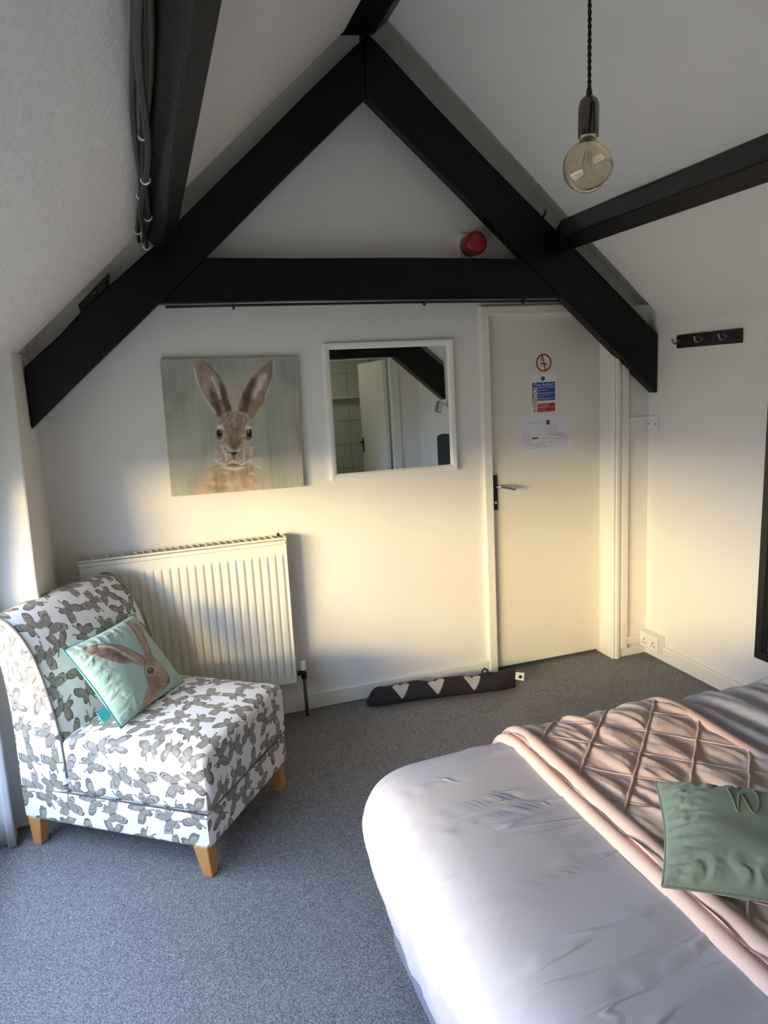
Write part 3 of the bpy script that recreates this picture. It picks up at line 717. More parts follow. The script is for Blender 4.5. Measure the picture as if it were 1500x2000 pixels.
def rabbit_print(n=230):
    p = Paint(n, [(50, 205), (1290, 190), (1380, 1365), (165, 1450)], (162, 163, 148))
    nz = vnoise((p.u, p.v), (5, 3), 3, 4)
    p.mixc((nz - .35) * 1.8, (186, 184, 166)); p.mixc((.5 - nz) * 1.5, (132, 138, 130))
    p.mixc((.35 - p.v) * 1.4, (142, 146, 144))
    p.mixc((vnoise((p.u, p.v), (60, 2), 8, 3) - .5) * .9, (186, 184, 166))
    p.mixc((vnoise((p.u, p.v), (60, 3), 18, 3) - .55) * 1.0, (126, 124, 108))
    dots = (np.sin(p.u * 2 * np.pi * 46) * np.sin(p.v * 2 * np.pi * 46))
    p.mixc(np.clip(dots * 1.6 - .35, 0, 1) * np.clip((vnoise((p.u, p.v), 4, 31, 2) - .44) * 6, 0, 1) * .9, (214, 212, 196))
    p.mixc(np.clip((p.u - .93 + (vnoise((p.u, p.v), (6, 5), 5, 3) - .5) * .16) * 12, 0, 1) * np.clip((p.v - .33) * 3, 0, 1) * .7, (150, 118, 84))
    body = [(560, 1140), (500, 1210), (430, 1330), (370, 1480), (1010, 1450), (950, 1290), (900, 1150)]
    p.poly(body, (178, 154, 126), 110, .9, 90, 4)
    p.tex(body, (24, 14), 1.0, 12); p.mixc(np.clip(.5 - p.sd(body) / 60, 0, 1) * np.clip((vnoise((p.u, p.v), (9, 12), 19, 3) - .55) * 4, 0, 1) * .45, (190, 178, 152))
    for (x, y, rx, ry) in ((640, 1230, 60, 16), (900, 1245, 40, 14), (540, 1330, 60, 14), (690, 1340, 50, 16), (840, 1390, 60, 12), (740, 1190, 70, 22)):
        p.ell(x, y, rx * .8, ry, (206, 192, 170), 1.2, .6, .15, 1.4, 6)
    le = [(362, 275), (390, 215), (450, 208), (560, 325), (640, 470), (690, 590), (708, 680), (610, 735), (560, 690), (440, 520), (382, 400)]
    re_ = [(1035, 210), (1085, 215), (1078, 380), (1012, 560), (930, 690), (890, 760), (770, 690), (770, 600), (810, 470), (880, 370), (970, 270)]
    p.poly(le, (160, 142, 126), 14, 1, 14, 1); p.poly(re_, (150, 132, 116), 14, 1, 14, 2)
    p.poly([(500, 460), (560, 500), (600, 620), (620, 720), (590, 720), (520, 600)], (98, 72, 58), 40, .9, 40, 3)
    p.poly([(590, 400), (640, 480), (700, 640), (700, 690), (640, 690), (610, 560)], (92, 70, 58), 30, .9, 30, 3)
    p.line([(520, 370), (560, 450), (600, 560)], 16, (218, 206, 192), .8)
    p.line([(480, 250), (580, 360), (650, 490)], 14, (112, 100, 94), .8)
    p.line([(362, 280), (385, 400), (445, 530), (560, 690)], 9, (214, 206, 194), .8)
    p.poly([(880, 380), (915, 380), (880, 560), (840, 690), (775, 680), (800, 540)], (100, 74, 60), 34, .9, 40, 5)
    p.poly([(1000, 320), (960, 380), (890, 530), (905, 560), (970, 470), (1030, 350)], (206, 202, 198), 40, .9, 30, 6)
    p.poly([(1000, 520), (900, 590), (870, 720), (900, 730), (1000, 580)], (168, 134, 96), 40, .7, 30, 7)
    p.line([(1080, 230), (1075, 360), (1010, 560)], 8, (216, 210, 198), .8); p.line([(1035, 212), (900, 350), (800, 480), (775, 600)], 6, (206, 198, 186), .7)
    p.tex(le, (40, 14), 1.0, 13); p.tex(re_, (40, 14), 1.0, 14)
    head = [(640, 690), (740, 675), (850, 695), (900, 770), (900, 900), (935, 1050), (895, 1135), (800, 1170), (730, 1145), (660, 1170), (570, 1135), (543, 1050), (575, 900), (585, 770)]
    p.poly(head, (180, 160, 136), 18, 1, 14, 8)
    p.ell(740, 770, 130, 90, (150, 132, 118), .7, .8, 0, .2, 3)
    p.ell(735, 960, 75, 130, (136, 104, 76), .9, .8, 0, .3, 4); p.ell(735, 985, 50, 50, (104, 84, 70), .8, .8, 0, .3, 5)
    p.ell(620, 1050, 80, 85, (208, 192, 170), .8, .85, 0, .3, 9); p.ell(845, 1050, 75, 85, (204, 186, 160), .8, .85, 0, .3, 10)
    p.ell(600, 820, 30, 26, (226, 220, 208), .8, .8); p.ell(860, 815, 32, 26, (226, 220, 208), .8, .8)
    p.tex(head, (60, 40), 1.2, 15); p.tex(head, (9, 9), .7, 16)
    for x in (597, 868):
        p.ell(x, 875, 27, 42, (62, 50, 44), .5, 1, .15 if x < 700 else -.15, .3, 7); p.ell(x, 875, 17, 32, (24, 22, 26), .4, 1); p.ell(x + (8 if x < 700 else -6), 858, 4, 16, (190, 194, 200), .6, .9)
        p.line([(x - 30, 915), (x, 930), (x + 30, 905)], 7, (70, 58, 52), .8)
    p.line([(655, 1025), (700, 1040), (770, 1035), (785, 1015)], 8, (232, 222, 206), .9)
    p.poly([(690, 1045), (770, 1040), (732, 1085)], (62, 48, 44), 10, 1); p.line([(731, 1080), (731, 1115)], 6, (50, 42, 40)); p.line([(640, 1010), (690, 1048)], 7, (60, 48, 44), .8)
    p.line([(560, 1120), (650, 1165), (725, 1125), (800, 1165), (890, 1120)], 8, (234, 226, 210), .8); p.ell(731, 1165, 60, 14, (90, 80, 72), .8, .7); p.line([(640, 1185), (740, 1205), (830, 1185)], 10, (232, 224, 210), .8)
    for k in range(9):
        p.line([(590, 1110 + 5 * k), (500 - 12 * (k % 3), 1060 + 16 * k)], 3, (226, 220, 204), .7); p.line([(870, 1110 + 5 * k), (985 + 10 * (k % 3), 1090 + 14 * k)], 3, (226, 220, 204), .7)
    return p.c, n
def hare_print(n=190):
    p = Paint(n, [(80, 520), (850, 100), (1440, 880), (710, 1410)], (158, 186, 172))
    nz = vnoise((p.u, p.v), 3, 41, 3); p.mixc((nz - .45) * 1.2, (174, 198, 186)); p.mixc((.5 - nz) * .8, (144, 174, 160))
    e1 = [(228, 592), (290, 535), (420, 512), (600, 548), (760, 618), (880, 690), (860, 800), (740, 750), (560, 752), (400, 690), (290, 620)]
    e2 = [(712, 200), (755, 180), (850, 235), (905, 340), (935, 520), (975, 650), (885, 690), (850, 590), (800, 430), (750, 280)]
    hd_ = [(850, 690), (900, 660), (990, 655), (1110, 750), (1200, 860), (1212, 935), (1150, 1040), (1080, 1110), (1140, 1150), (880, 1330), (900, 1180), (930, 1010), (880, 860)]
    for q, s_ in ((e1, 1), (e2, 2), (hd_, 3)):
        p.poly(q, (150, 128, 108), 14, 1, 16, s_)
    p.poly([(330, 590), (480, 580), (640, 660), (720, 735), (560, 735), (420, 680)], (122, 96, 86), 40, .9, 30, 4)
    p.poly([(420, 560), (560, 600), (660, 700), (600, 710), (480, 650)], (92, 78, 72), 40, .8, 30, 5)
    p.line([(380, 530), (520, 575), (640, 650), (780, 730)], 16, (206, 188, 164), .8); p.line([(240, 590), (420, 690), (560, 755)], 8, (206, 196, 186), .8)
    p.line([(300, 530), (450, 512), (620, 552), (860, 680)], 10, (96, 82, 74), .8)
    p.poly([(770, 230), (830, 300), (880, 450), (920, 620), (870, 620), (820, 440)], (168, 140, 116), 30, .8, 30, 6)
    p.line([(715, 200), (760, 300), (830, 500)], 12, (88, 84, 88), .8); p.line([(860, 250), (920, 480), (960, 640)], 12, (112, 96, 90), .8)
    p.ell(1050, 800, 90, 60, (176, 152, 116), .8, .8, .7, .3, 7); p.ell(1130, 900, 70, 50, (160, 132, 104), .8, .8, .8, .3, 8)
    p.poly([(930, 1010), (1080, 1100), (1120, 1150), (890, 1310)], (164, 136, 108), 50, .8, 30, 9); p.ell(1000, 960, 90, 70, (120, 92, 72), .8, .8, .3, .3, 10)
    for q, s_ in ((e1, 21), (e2, 22), (hd_, 23)): p.tex(q, (36, 36), 1.1, s_)
    p.ell(945, 830, 64, 58, (196, 176, 148), .4, .9); p.ell(945, 832, 50, 46, (104, 82, 64), .3, 1); p.ell(945, 832, 28, 30, (24, 22, 24), .3, 1); p.ell(938, 818, 7, 8, (220, 224, 226), .4, 1)
    p.line([(1195, 860), (1212, 930), (1170, 1000)], 12, (86, 70, 64), .9); p.line([(1130, 940), (1190, 950)], 8, (84, 68, 62), .8); p.ell(1195, 915, 14, 24, (72, 56, 54), .5, .9)
    p.line([(870, 700), (880, 860), (930, 1000)], 10, (100, 84, 72), .7)
    return p.c, n
# canvas picture
pc, n = rabbit_print()
ang = math.radians(-1.2)
pcx, pcz, ps = .374, 1.441, .604
def rotp(x, z): return pcx + x * math.cos(ang) - z * math.sin(ang), pcz + x * math.sin(ang) + z * math.cos(ang)
pic = thing('canvas_picture', 'square canvas painting of a brown rabbit on grey green above the radiator', 'picture', (pcx, YF, pcz - ps / 2))
G = np.zeros((n, n, 3))
for i in range(n):
    for j in range(n):
        x, z = rotp((i / (n - 1) - .5) * ps, (.5 - j / (n - 1)) * ps); G[i, j] = (x, 3.3285, z)
MB().grid(G).build('painting', 'canvas', pic, attr=pc)
q = [rotp(a, b) for a, b in ((-ps / 2, -ps / 2), (ps / 2, -ps / 2), (ps / 2, ps / 2), (-ps / 2, ps / 2))]
M['canvas_side'] = mat('canvas_side', (.40, .36, .27), .8)
MB().prism(q, lambda x, z: (x, 3.329, z), lambda x, z: (x, YF - .001, z)).build('stretcher', 'canvas_side', pic)

# wall mirror
mc = Vector((1.137, 3.343, 1.468)); hw, hh_ = .327, .324
mir = thing('wall_mirror', 'square wall mirror with a white frame between picture and door', 'mirror', (mc.x, YF, mc.z - hh_))
RM = Matrix.Rotation(math.radians(-1.05), 3, 'Z') @ Matrix.Rotation(math.radians(-.56), 3, 'X')
RM = RM @ Matrix.Rotation(math.radians(.2), 3, 'Y')
def mp_(x, y, z): return tuple(mc + RM @ Vector((x, y, z)))
def frame_ring(hw, hh, prof, rings):   # prof: list of (inset, y)
    mb = MB(); P = np.zeros((4, len(prof), 3))
    for k, (sx_, sz_) in enumerate(((-1, -1), (1, -1), (1, 1), (-1, 1))):
        for j, (ins, y) in enumerate(prof): P[k, j] = rings(sx_ * (hw - ins), y, sz_ * (hh - ins))
    return mb.grid(P, closed_u=True)
frame_ring(hw, hh_, [(0, .014), (0, -.010), (.003, -.013), (.012, -.013), (.013, -.010), (.020, -.010), (.030, -.002), (.031, .008)], mp_).build('frame', 'white_frame', mir)
MB().add([mp_(-hw + .028, .003, -hh_ + .028), mp_(hw - .028, .003, -hh_ + .028), mp_(hw - .028, .003, hh_ - .028), mp_(-hw + .028, .003, hh_ - .028)], [(0, 1, 2, 3)]).build('mirror_glass', 'mirror', mir)
MB().hexa([mp_(-hw + .01, .006, -hh_ + .01), mp_(hw - .01, .006, -hh_ + .01), mp_(hw - .01, .013, -hh_ + .01), mp_(-hw + .01, .013, -hh_ + .01), mp_(-hw + .01, .006, hh_ - .01), mp_(hw - .01, .006, hh_ - .01), mp_(hw - .01, .013, hh_ - .01), mp_(-hw + .01, .013, hh_ - .01)]).build('backing', 'grey_fabric', mir)

# big black framed mirror on the right wall
bm_ = thing('framed_mirror', 'tall black framed mirror on the right wall at the photo edge', 'mirror', (XR, 2.24, .235))
cY, cZ, hY, hZ = 2.178, 1.0, .278, .735
def bmp(x, y, z): return (XR - .002 - (.028 - y), cY - x - .016 * z, cZ + z + .016 * x)
frame_ring(hY, hZ, [(0, .028), (0, -.002), (.004, -.006), (.040, -.006), (.046, .004), (.046, .020)], bmp).build('frame', 'black_wood', bm_)
MB().add([bmp(-hY + .045, .014, -hZ + .045), bmp(hY - .045, .014, -hZ + .045), bmp(hY - .045, .014, hZ - .045), bmp(-hY + .045, .014, hZ - .045)], [(0, 1, 2, 3)]).build('mirror_glass', 'mirror2', bm_)

# coat rail
cr_ = thing('coat_rail', 'black wooden coat rail with three metal hooks on the right wall', 'coat rail', (XR, 2.83, 1.688))
MB().box((XR - .018, 2.630, 1.688), (XR - .001, 3.040, 1.752)).build('board', 'black_plastic', cr_, bevel=.002)
for y in (3.02, 2.865, 2.711):
    z = 1.722
    h = MB().lathe([(.010, 0), (.010, .004)], (XR - .018, y, z), (-1, 0, 0), 12)
    h.tube([(XR - .02, y, z - .004), (XR - .045, y, z - .012), (XR - .058, y, z - .006), (XR - .062, y, z + .012)], [.005, .005, .005, .006], 8)
    h.tube([(XR - .02, y, z + .004), (XR - .034, y, z + .008), (XR - .036, y, z + .016)], .004, 8)
    h.build('hook', 'hook_metal', cr_, smooth=True, auto=40)

# blank plate, double socket
bp_ = thing('wall_plate', 'white blank electrical wall plate in the right corner at head height', 'wall plate', (XR, 3.222, 1.262))
MB().box((XR - .012, 3.180, 1.262), (XR - .001, 3.264, 1.346)).build('plate', 'white_plastic', bp_, bevel=.003)
for y in (3.195, 3.249):
    MB().lathe([(.004, 0), (.004, .001)], (XR - .012, y, 1.304), (-1, 0, 0), 10).build('screw', 'dark_metal', bp_)
so = thing('double_socket', 'white double power socket low in the right corner', 'socket', (XR, 3.18, .06))
MB().box((XR - .045, 3.105, .058), (XR - .001, 3.250, .142)).build('back_box', 'white_plastic', so, bevel=.003)
MB().box((XR - .055, 3.104, .057), (XR - .045, 3.251, .143)).build('faceplate', 'white_plastic', so, bevel=.004)
for yc in (3.140, 3.215):
    h = MB().box((XR - .0556, yc - .004, .098), (XR - .055, yc + .004, .108))
    h.box((XR - .0556, yc - .015, .080), (XR - .055, yc - .007, .086)).box((XR - .0556, yc + .007, .080), (XR - .055, yc + .015, .086))
    h.build('pin_holes', 'ink_black', so)
    MB().box((XR - .059, yc - .006 + (.022 if yc < 3.18 else -.022), .118), (XR - .055, yc + .006 + (.022 if yc < 3.18 else -.022), .134)).build('switch', 'white_plastic', so, bevel=.002)

# fire alarm sounder
al = thing('fire_alarm', 'round red fire alarm sounder above the collar beam', 'alarm', (1.585, YF, 2.18))
MB().box((1.515, YF - .028, 2.165), (1.630, YF - .001, 2.285)).build('back_box', 'white_plastic', al, bevel=.004)
MB().lathe([(.050, 0), (.052, .012), (.052, .030), (.054, .034)], (1.572, YF - .028, 2.228), (0, -1, 0), 32).build('base', 'black_plastic', al, smooth=True, auto=40)
MB().lathe([(.054, 0), (.056, .012), (.055, .040), (.050, .052), (.040, .058), (.0, .060)], (1.572, YF - .062, 2.228), (0, -1, 0), 32, cap=False).build('sounder', 'red_plastic', al, smooth=True, auto=40)

# ------------------------------------------------------------------ radiator
rx0, rx1, rz0, rz1 = -.352, .553, .195, .915
yf, yb_ = 3.245, 3.335
ra = thing('radiator', 'white ribbed panel radiator below the rabbit picture', 'radiator', ((rx0 + rx1) / 2, yb_, rz0))
NX, NZ = 420, 24
xs = np.linspace(rx0 + .004, rx1 - .004, NX); zs = np.concatenate([np.linspace(rz0 + .005, rz0 + .085, 8), np.linspace(rz0 + .1, rz1 - .1, NZ - 16), np.linspace(rz1 - .085, rz1 - .03, 8)])
NR = 25; pitch = (rx1 - rx0) / NR
G = np.zeros((NX, NZ, 3))
xs = np.array([rx0 + .004] + [rx0 + (k + q) * pitch for k in range(NR) for q in (.06, .14, .22, .30, .36, .42, .5, .58, .64, .70, .78, .86, .94)] + [rx1 - .004]); NX = len(xs)
G = np.zeros((NX, NZ, 3))
prf = [1, 1, 1, .88, .5, .12, 0, .12, .5, .88, 1, 1, 1]
rib = np.array([0.] + prf * NR + [0.]); rib = np.where((xs < rx0 + .2 * pitch) | (xs > rx1 - .2 * pitch), 0., 1 - rib)   # 0 on the land, 1 on the ridge
rib = 1 - rib
vm = np.clip((zs - rz0 - .035) / .03, 0, 1) * np.clip((rz1 - .075 - zs) / .03, 0, 1)
for j in range(NZ):
    G[:, j, 0] = xs; G[:, j, 1] = yf + .011 * (1 - rib) * vm[j] ; G[:, j, 2] = zs[j]
MB().grid(G).build('front_panel', 'radiator', ra, smooth=True, auto=50)
mb = MB().box((rx0 + .004, yf + .0005, rz1 - .03), (rx1 - .004, yf + .014, rz1 - .012)).box((rx0 + .004, yf + .013, rz0 + .005), (rx1 - .004, yf + .022, rz1 - .03))
mb.box((rx0 + .004, yb_ - .012, rz0 + .005), (rx1 - .004, yb_, rz1 - .02))
mb.build('panel_body', 'radiator', ra, bevel=.003)
mb = MB()
for k in range(26):
    x = rx0 + .02 + (rx1 - rx0 - .04) * k / 25; mb.box((x - .001, yf + .022, rz0 + .03), (x + .001, yb_ - .012, rz1 - .03))
mb.build('convector_fins', 'radiator', ra)['kind'] = 'stuff'
for x in (rx0, rx1 - .006):
    MB().box((x, yf + .004, rz0), (x + .006, yb_ + .004, rz1 + .002)).build('side_cover', 'radiator', ra, bevel=.002)
mb = MB().box((rx0 + .006, yf + .006, rz1 - .008), (rx1 - .006, yf + .012, rz1)).box((rx0 + .006, yb_ - .004, rz1 - .008), (rx1 - .006, yb_ + .002, rz1))
for k in range(29):
    x = rx0 + .03 + (rx1 - rx0 - .06) * k / 28; mb.box((x - .004 if k % 2 else x - .0015, yf + .012, rz1 - .006), (x + .004 if k % 2 else x + .0015, yb_ - .004, rz1))
mb.build('top_grille', 'radiator', ra)
MB().lathe([(.007, 0), (.007, .012), (.004, .016)], (rx1 - .03, yf + .05, rz1), (0, 0, 1), 12).build('bleed_valve', 'dark_metal', ra, smooth=True)
vx, vy = .592, 3.285
MB().tube([(rx1 - .01, vy, .228), (vx + .006, vy, .228)], .012, 12).build('valve_tail', 'dark_metal', ra, smooth=True, auto=40)
MB().lathe([(.013, 0), (.015, .01), (.015, .035), (.012, .045)], (vx, vy, .198), (0, 0, 1), 14).build('valve_body', 'dark_metal', ra, smooth=True, auto=40)
vc = MB().lathe([(.013, 0), (.0135, .03), (.012, .042), (.004, .045)], (vx, vy, .243), (0, 0, 1), 14).build('valve_cap', 'white_plastic', ra, smooth=True, auto=40)
MB().tube([(vx + .001, vy, .20), (vx + .003, vy + .002, .0)], .009, 12).build('supply_pipe', 'copper_pipe', ra, smooth=True)

# ------------------------------------------------------------------ pendant lamp
bc = Vector((.866, 1.29, 1.992)); br = .0475
pe = thing('pendant_lamp', 'pendant lamp with amber globe bulb on a twisted black cord', 'lamp', (bc.x, bc.y, bc.z - br))
ax = Vector((.03, 0, 1)).normalized()
prof = [(br * math.sin(a), -br * math.cos(a)) for a in np.linspace(.02, math.pi - .36, 24)]
prof += [(.0165, br * 1.0), (.0160, br * 1.32)]
prof2 = [((br - .0010) * math.sin(a), -(br - .0010) * math.cos(a)) for a in np.linspace(.02, math.pi - .36, 24)] + [(.0155, br * 1.0), (.0150, br * 1.32)]
MB().lathe(prof + prof2[::-1], bc, ax, 48, cap=False).build('bulb_glass', 'bulb_amber', pe, smooth=True)
st = MB().lathe([(.004, .056), (.005, .03), (.003, .012), (.0006, .008)], bc, ax, 12)
st.build('filament_stem', 'clear_glass', pe, smooth=True)
fm = MB()
for k in range(6):
    a = k * math.pi / 3
    fm.tube([bc + Vector((.005 * math.cos(a), .005 * math.sin(a), .028)), bc + Vector((.016 * math.cos(a + .3), .016 * math.sin(a + .3), -.014))], .0005, 4)
fm.build('filament', 'brass', pe)
MB().lathe([(.0188, .056), (.0196, .054), (.0196, .060), (.0196, .108), (.0170, .119), (.011, .125), (.0065, .127)], bc, ax, 32).build('lamp_holder', 'black_nickel', pe, smooth=True, auto=35)
MB().lathe([(.0065, .126), (.0055, .135), (.0035, .146)], bc, ax, 16).build('cord_grip', 'black_plastic', pe, smooth=True)
base = bc + ax * .142
for s_ in (0, 1):
    pts = []
    top = Vector((bc.x - .012, bc.y, zl(bc.x - .012) - .005)); nn = 160
    for k in range(nn + 1):
        f_ = k / nn; c_ = base.lerp(top, f_) + Vector((.008 * math.sin(f_ * 3.1), 0, 0)); a = f_ * 2 * math.pi * 34 + s_ * math.pi
        pts.append(c_ + Vector((math.cos(a), math.sin(a), 0)) * .0021)
    MB().tube(pts, .0023, 6).build('cord', 'black_plastic', pe, smooth=True)
MB().lathe([(.05, 0), (.05, -.015), (.012, -.04), (.006, -.045)], (bc.x - .012, bc.y, zl(bc.x - .012) + .02), (0, 0, 1), 28).build('ceiling_rose', 'black_nickel', pe, smooth=True, auto=40)

# ------------------------------------------------------------------ bedroom chair
cu = np.array([.805, -.593]); cw = np.array([.593, .805]); CF = np.array([.030, 2.235])
def CP(s, w_, z):
    q = CF + s * cu + w_ * cw; return (q[0], q[1], z)
CWD = .585
chr_ = thing('slipper_chair', 'white slipper chair with grey butterfly print and light wood legs', 'chair', CP(-.38, CWD / 2, 0))
# base band
V, F, U = rbox_pts(.387, CWD / 2, .065, .014, 12)
mb = MB().add([CP(-.367 + v[0], CWD / 2 + v[1], .178 + v[2]) for v in V], F); mb.build('base_frame', 'butterfly', chr_, smooth=True, uvs=U + np.array([3.33, 2.17]), auto=70)
# seat
V, F, U = rbox_pts(.287, CWD / 2 + .002, .104, .028, 18, dome=.022, pw=4)
nzv = (vnoise((V[:, 0] + 3, V[:, 1] + 3), 9, 77, 3) - .5) * .006
mb = MB().add([CP(-.258 + v[0], CWD / 2 + v[1], .342 + v[2] + k) for v, k in zip(V, nzv)], F); mb.build('seat', 'butterfly', chr_, smooth=True, uvs=U + np.array([.37, .21]))
# backrest
prof = [(-.540, .245), (-.540, .34), (-.542, .43), (-.553, .52), (-.572, .61), (-.596, .70), (-.624, .765), (-.660, .818), (-.705, .857), (-.750, .872), (-.792, .862), (-.812, .832), (-.806, .80), (-.786, .765), (-.768, .70), (-.756, .60), (-.752, .45), (-.754, .32), (-.756, .245)]
def cr_spline(P, k=5):
    P = [np.array(q) for q in P]; out = []
    for i in range(len(P) - 1):
        p0, p1, p2, p3 = P[max(i - 1, 0)], P[i], P[i + 1], P[min(i + 2, len(P) - 1)]
        for t_ in np.linspace(0, 1, k, endpoint=False):
            out.append(.5 * ((2 * p1) + (-p0 + p2) * t_ + (2 * p0 - 5 * p1 + 4 * p2 - p3) * t_ ** 2 + (-p0 + 3 * p1 - 3 * p2 + p3) * t_ ** 3))
    out.append(P[-1]); return np.array(out)
sp_ = cr_spline(prof); ns_ = len(sp_)
tan = np.gradient(sp_, axis=0); tan /= np.linalg.norm(tan, axis=1)[:, None]; nor = np.stack([tan[:, 1], -tan[:, 0]], 1)  # outward = towards front on the front side
arc = np.concatenate([[0], np.cumsum(np.linalg.norm(np.diff(sp_, axis=0), axis=1))])
ws = [0, .002, .008, .018] + list(np.linspace(.05, CWD - .05, 10)) + [CWD - .018, CWD - .008, CWD - .002, CWD]
ins = [.016, .009, .003, 0] + [0] * 10 + [0, .003, .009, .016]
G = np.zeros((len(ws), ns_, 3)); UV = np.zeros((len(ws), ns_, 2))
for i, (w_, k) in enumerate(zip(ws, ins)):
    bul = .012 * (1 - (2 * w_ / CWD - 1) ** 2)
    for j in range(ns_):
        q = sp_[j] + nor[j] * (bul - k); G[i, j] = CP(q[0], w_, q[1]); UV[i, j] = (w_ + 2.2, arc[j] + .13)
MB().grid(G).build('backrest', 'butterfly', chr_, smooth=True, uvs=UV.reshape(-1, 2))
# side panels of the backrest
for w_, off, k in ((.0, 9.1, 0), (CWD, 12.4, -1)):
    mid = sp_[len(sp_) // 2]
    mb = MB(); loop = [sp_[j] - nor[j] * .016 for j in range(ns_)]
    # strips between front and rear of the profile
    half = ns_ // 2; Pm = np.zeros((half + 1, 9, 3)); Um = np.zeros((half + 1, 9, 2))
    for j in range(half + 1):
        a, b = loop[j], loop[ns_ - 1 - j]
        for c_ in range(9):
            q = a + (b - a) * c_ / 8; bulge = .010 * (1 - (2 * c_ / 8 - 1) ** 2)
            Pm[j, c_] = CP(q[0], w_ + (-bulge if k == 0 else bulge), q[1]); Um[j, c_] = (q[0] + off, q[1] + .06)
    mb.grid(Pm); mb.build('side_panel', 'butterfly', chr_, smooth=True, uvs=Um.reshape(-1, 2))
    pp_ = [CP(*(lambda q: (q[0], w_ + (.004 if k == 0 else -.004), q[1]))(sp_[j] + nor[j] * .002)) for j in range(3, int(ns_ * .62))]
    MB().tube(pp_, .0042, 6).build('piping', 'piping', chr_, smooth=True)
# seam cord round the base
sm_ = [CP(.022, -.001, .243), CP(-.755, -.001, .243)]
MB().tube(sm_, .0028, 6).build('seam', 'piping', chr_, smooth=True)
MB().tube([CP(.023, 0, .243), CP(.023, CWD, .243)], .0028, 6).build('seam', 'piping', chr_, smooth=True)
for s0, w0, k in ((-.022, .03, 1), (-.022, CWD - .03, 1), (-.715, .03, -1), (-.715, CWD - .03, -1)):
    a, b = .028, .018
    dk = .012 * k
    V = [CP(s0 - b + dk, w0 - b, 0), CP(s0 + b + dk, w0 - b, 0), CP(s0 + b + dk, w0 + b, 0), CP(s0 - b + dk, w0 + b, 0), CP(s0 - a, w0 - a, .118), CP(s0 + a, w0 - a, .118), CP(s0 + a, w0 + a, .118), CP(s0 - a, w0 + a, .118)]
    MB().hexa(V).build('leg', 'leg_wood', chr_, bevel=.004)

# ------------------------------------------------------------------ cushions
def cushion(wd, ht, th, nn, front_fn=None, pinch=.06, seed=5, wr=.004):
    """front and back surfaces in local coords: x right, y up, z out"""
    u, v = np.meshgrid(np.linspace(-1, 1, nn), np.linspace(-1, 1, nn), indexing='ij')
    ex = wd / 2 * (1 - pinch * (1 - v ** 2) * np.abs(u) ** 3) * u; ey = ht / 2 * (1 - pinch * (1 - u ** 2) * np.abs(v) ** 3) * v
    prof_ = (np.clip(1 - np.abs(u) ** 2.6, 0, 1) * np.clip(1 - np.abs(v) ** 2.6, 0, 1)) ** .55
    a1 = vnoise((u * 2 + 5, v * 2 + 5), (3, 3), seed, 3) - .5
    edge = 1 - np.minimum(1 - np.abs(u), 1 - np.abs(v))
    along = np.where(np.abs(u) > np.abs(v), v, u)
    wrk = np.sin(along * 30 + a1 * 8) * wr * (.35 + 1.3 * vnoise((along * 2 + 9, edge + 9), (2, 1), seed + 3, 2)) * np.clip((edge - .5) * 1.7, 0, 1) * np.clip((1 - edge) * 6, 0, 1)
    zf = th / 2 * prof_ + (vnoise((u + 5, v + 5), (1.6, 1.6), seed, 2) - .5) * .022 * prof_ + wrk
    zb = -th / 2 * prof_
    return np.stack([ex, ey, zf], -1), np.stack([ex, ey, zb], -1)
def place(Pts, o, e1, e2, e3): return np.array(o) + Pts[..., :1] * e1 + Pts[..., 1:2] * e2 + Pts[..., 2:3] * e3
def edge_loop(F):
    n = F.shape[0]; return [F[i, 0] for i in range(n)] + [F[n - 1, j] for j in range(1, n)] + [F[i, n - 1] for i in range(n - 2, -1, -1)] + [F[0, j] for j in range(n - 2, 0, -1)]
# hare cushion: corners on the chair
b0 = np.array(CP(-.340, .072, .472)); b1 = np.array(CP(-.360, .480, .464)); t0 = np.array(CP(-.530, .072, .733)); 
e1 = (b1 - b0) / np.linalg.norm(b1 - b0); up = t0 - b0; up -= e1 * (up @ e1); e2 = up / np.linalg.norm(up); e3 = np.cross(e1, e2)
wd = np.linalg.norm(b1 - b0); ht = .338
o_ = b0 + e1 * wd / 2 + e2 * ht / 2
hc = thing('hare_cushion', 'mint green cushion printed with a brown hare, on the butterfly chair', 'cushion', (o_[0], o_[1], .455))
colr, n = hare_print()
Fp, Bp = cushion(wd, ht, .115, n, pinch=.05)
Fp = place(Fp, o_, e1, e2, e3)
# print grid has v=0 at the top; cushion y runs upwards
cgrid = colr.reshape(n, n, 3)[:, ::-1, :].reshape(-1, 3)
MB().grid(Fp).build('printed_front', 'hare_velvet', hc, smooth=True, attr=cgrid)
Fb, Bb = cushion(wd, ht, .10, 40, pinch=.05)
M['mint'] = cloth('mint_velvet', (.36, .55, .48), .4)
MB().grid(place(Bb, o_, e1, e2, e3)).build('back_cover', 'mint', hc, smooth=True)
lp = edge_loop(place(np.stack([Fb[..., 0], Fb[..., 1], Fb[..., 2] * 0], -1), o_, e1, e2, e3))
MB().tube(lp + lp[:1], .0032, 6).build('piping', 'teal_trim', hc, smooth=True)
tg = o_ - e1 * (wd / 2 - .0) - e2 * (ht / 2 - .075)
MB().add([tg + e2 * .02, tg - e2 * .022, tg - e2 * .024 - e1 * .034 - e3 * .012, tg + e2 * .018 - e1 * .034 - e3 * .012, tg + e2 * .02 - e3 * .003, tg - e2 * .022 - e3 * .003, tg - e2 * .024 - e1 * .034 - e3 * .015, tg + e2 * .018 - e1 * .034 - e3 * .015],
         [(0, 1, 2, 3), (7, 6, 5, 4), (0, 4, 5, 1), (1, 5, 6, 2), (2, 6, 7, 3), (3, 7, 4, 0)]).build('fabric_tag', 'teal_tag', hc)

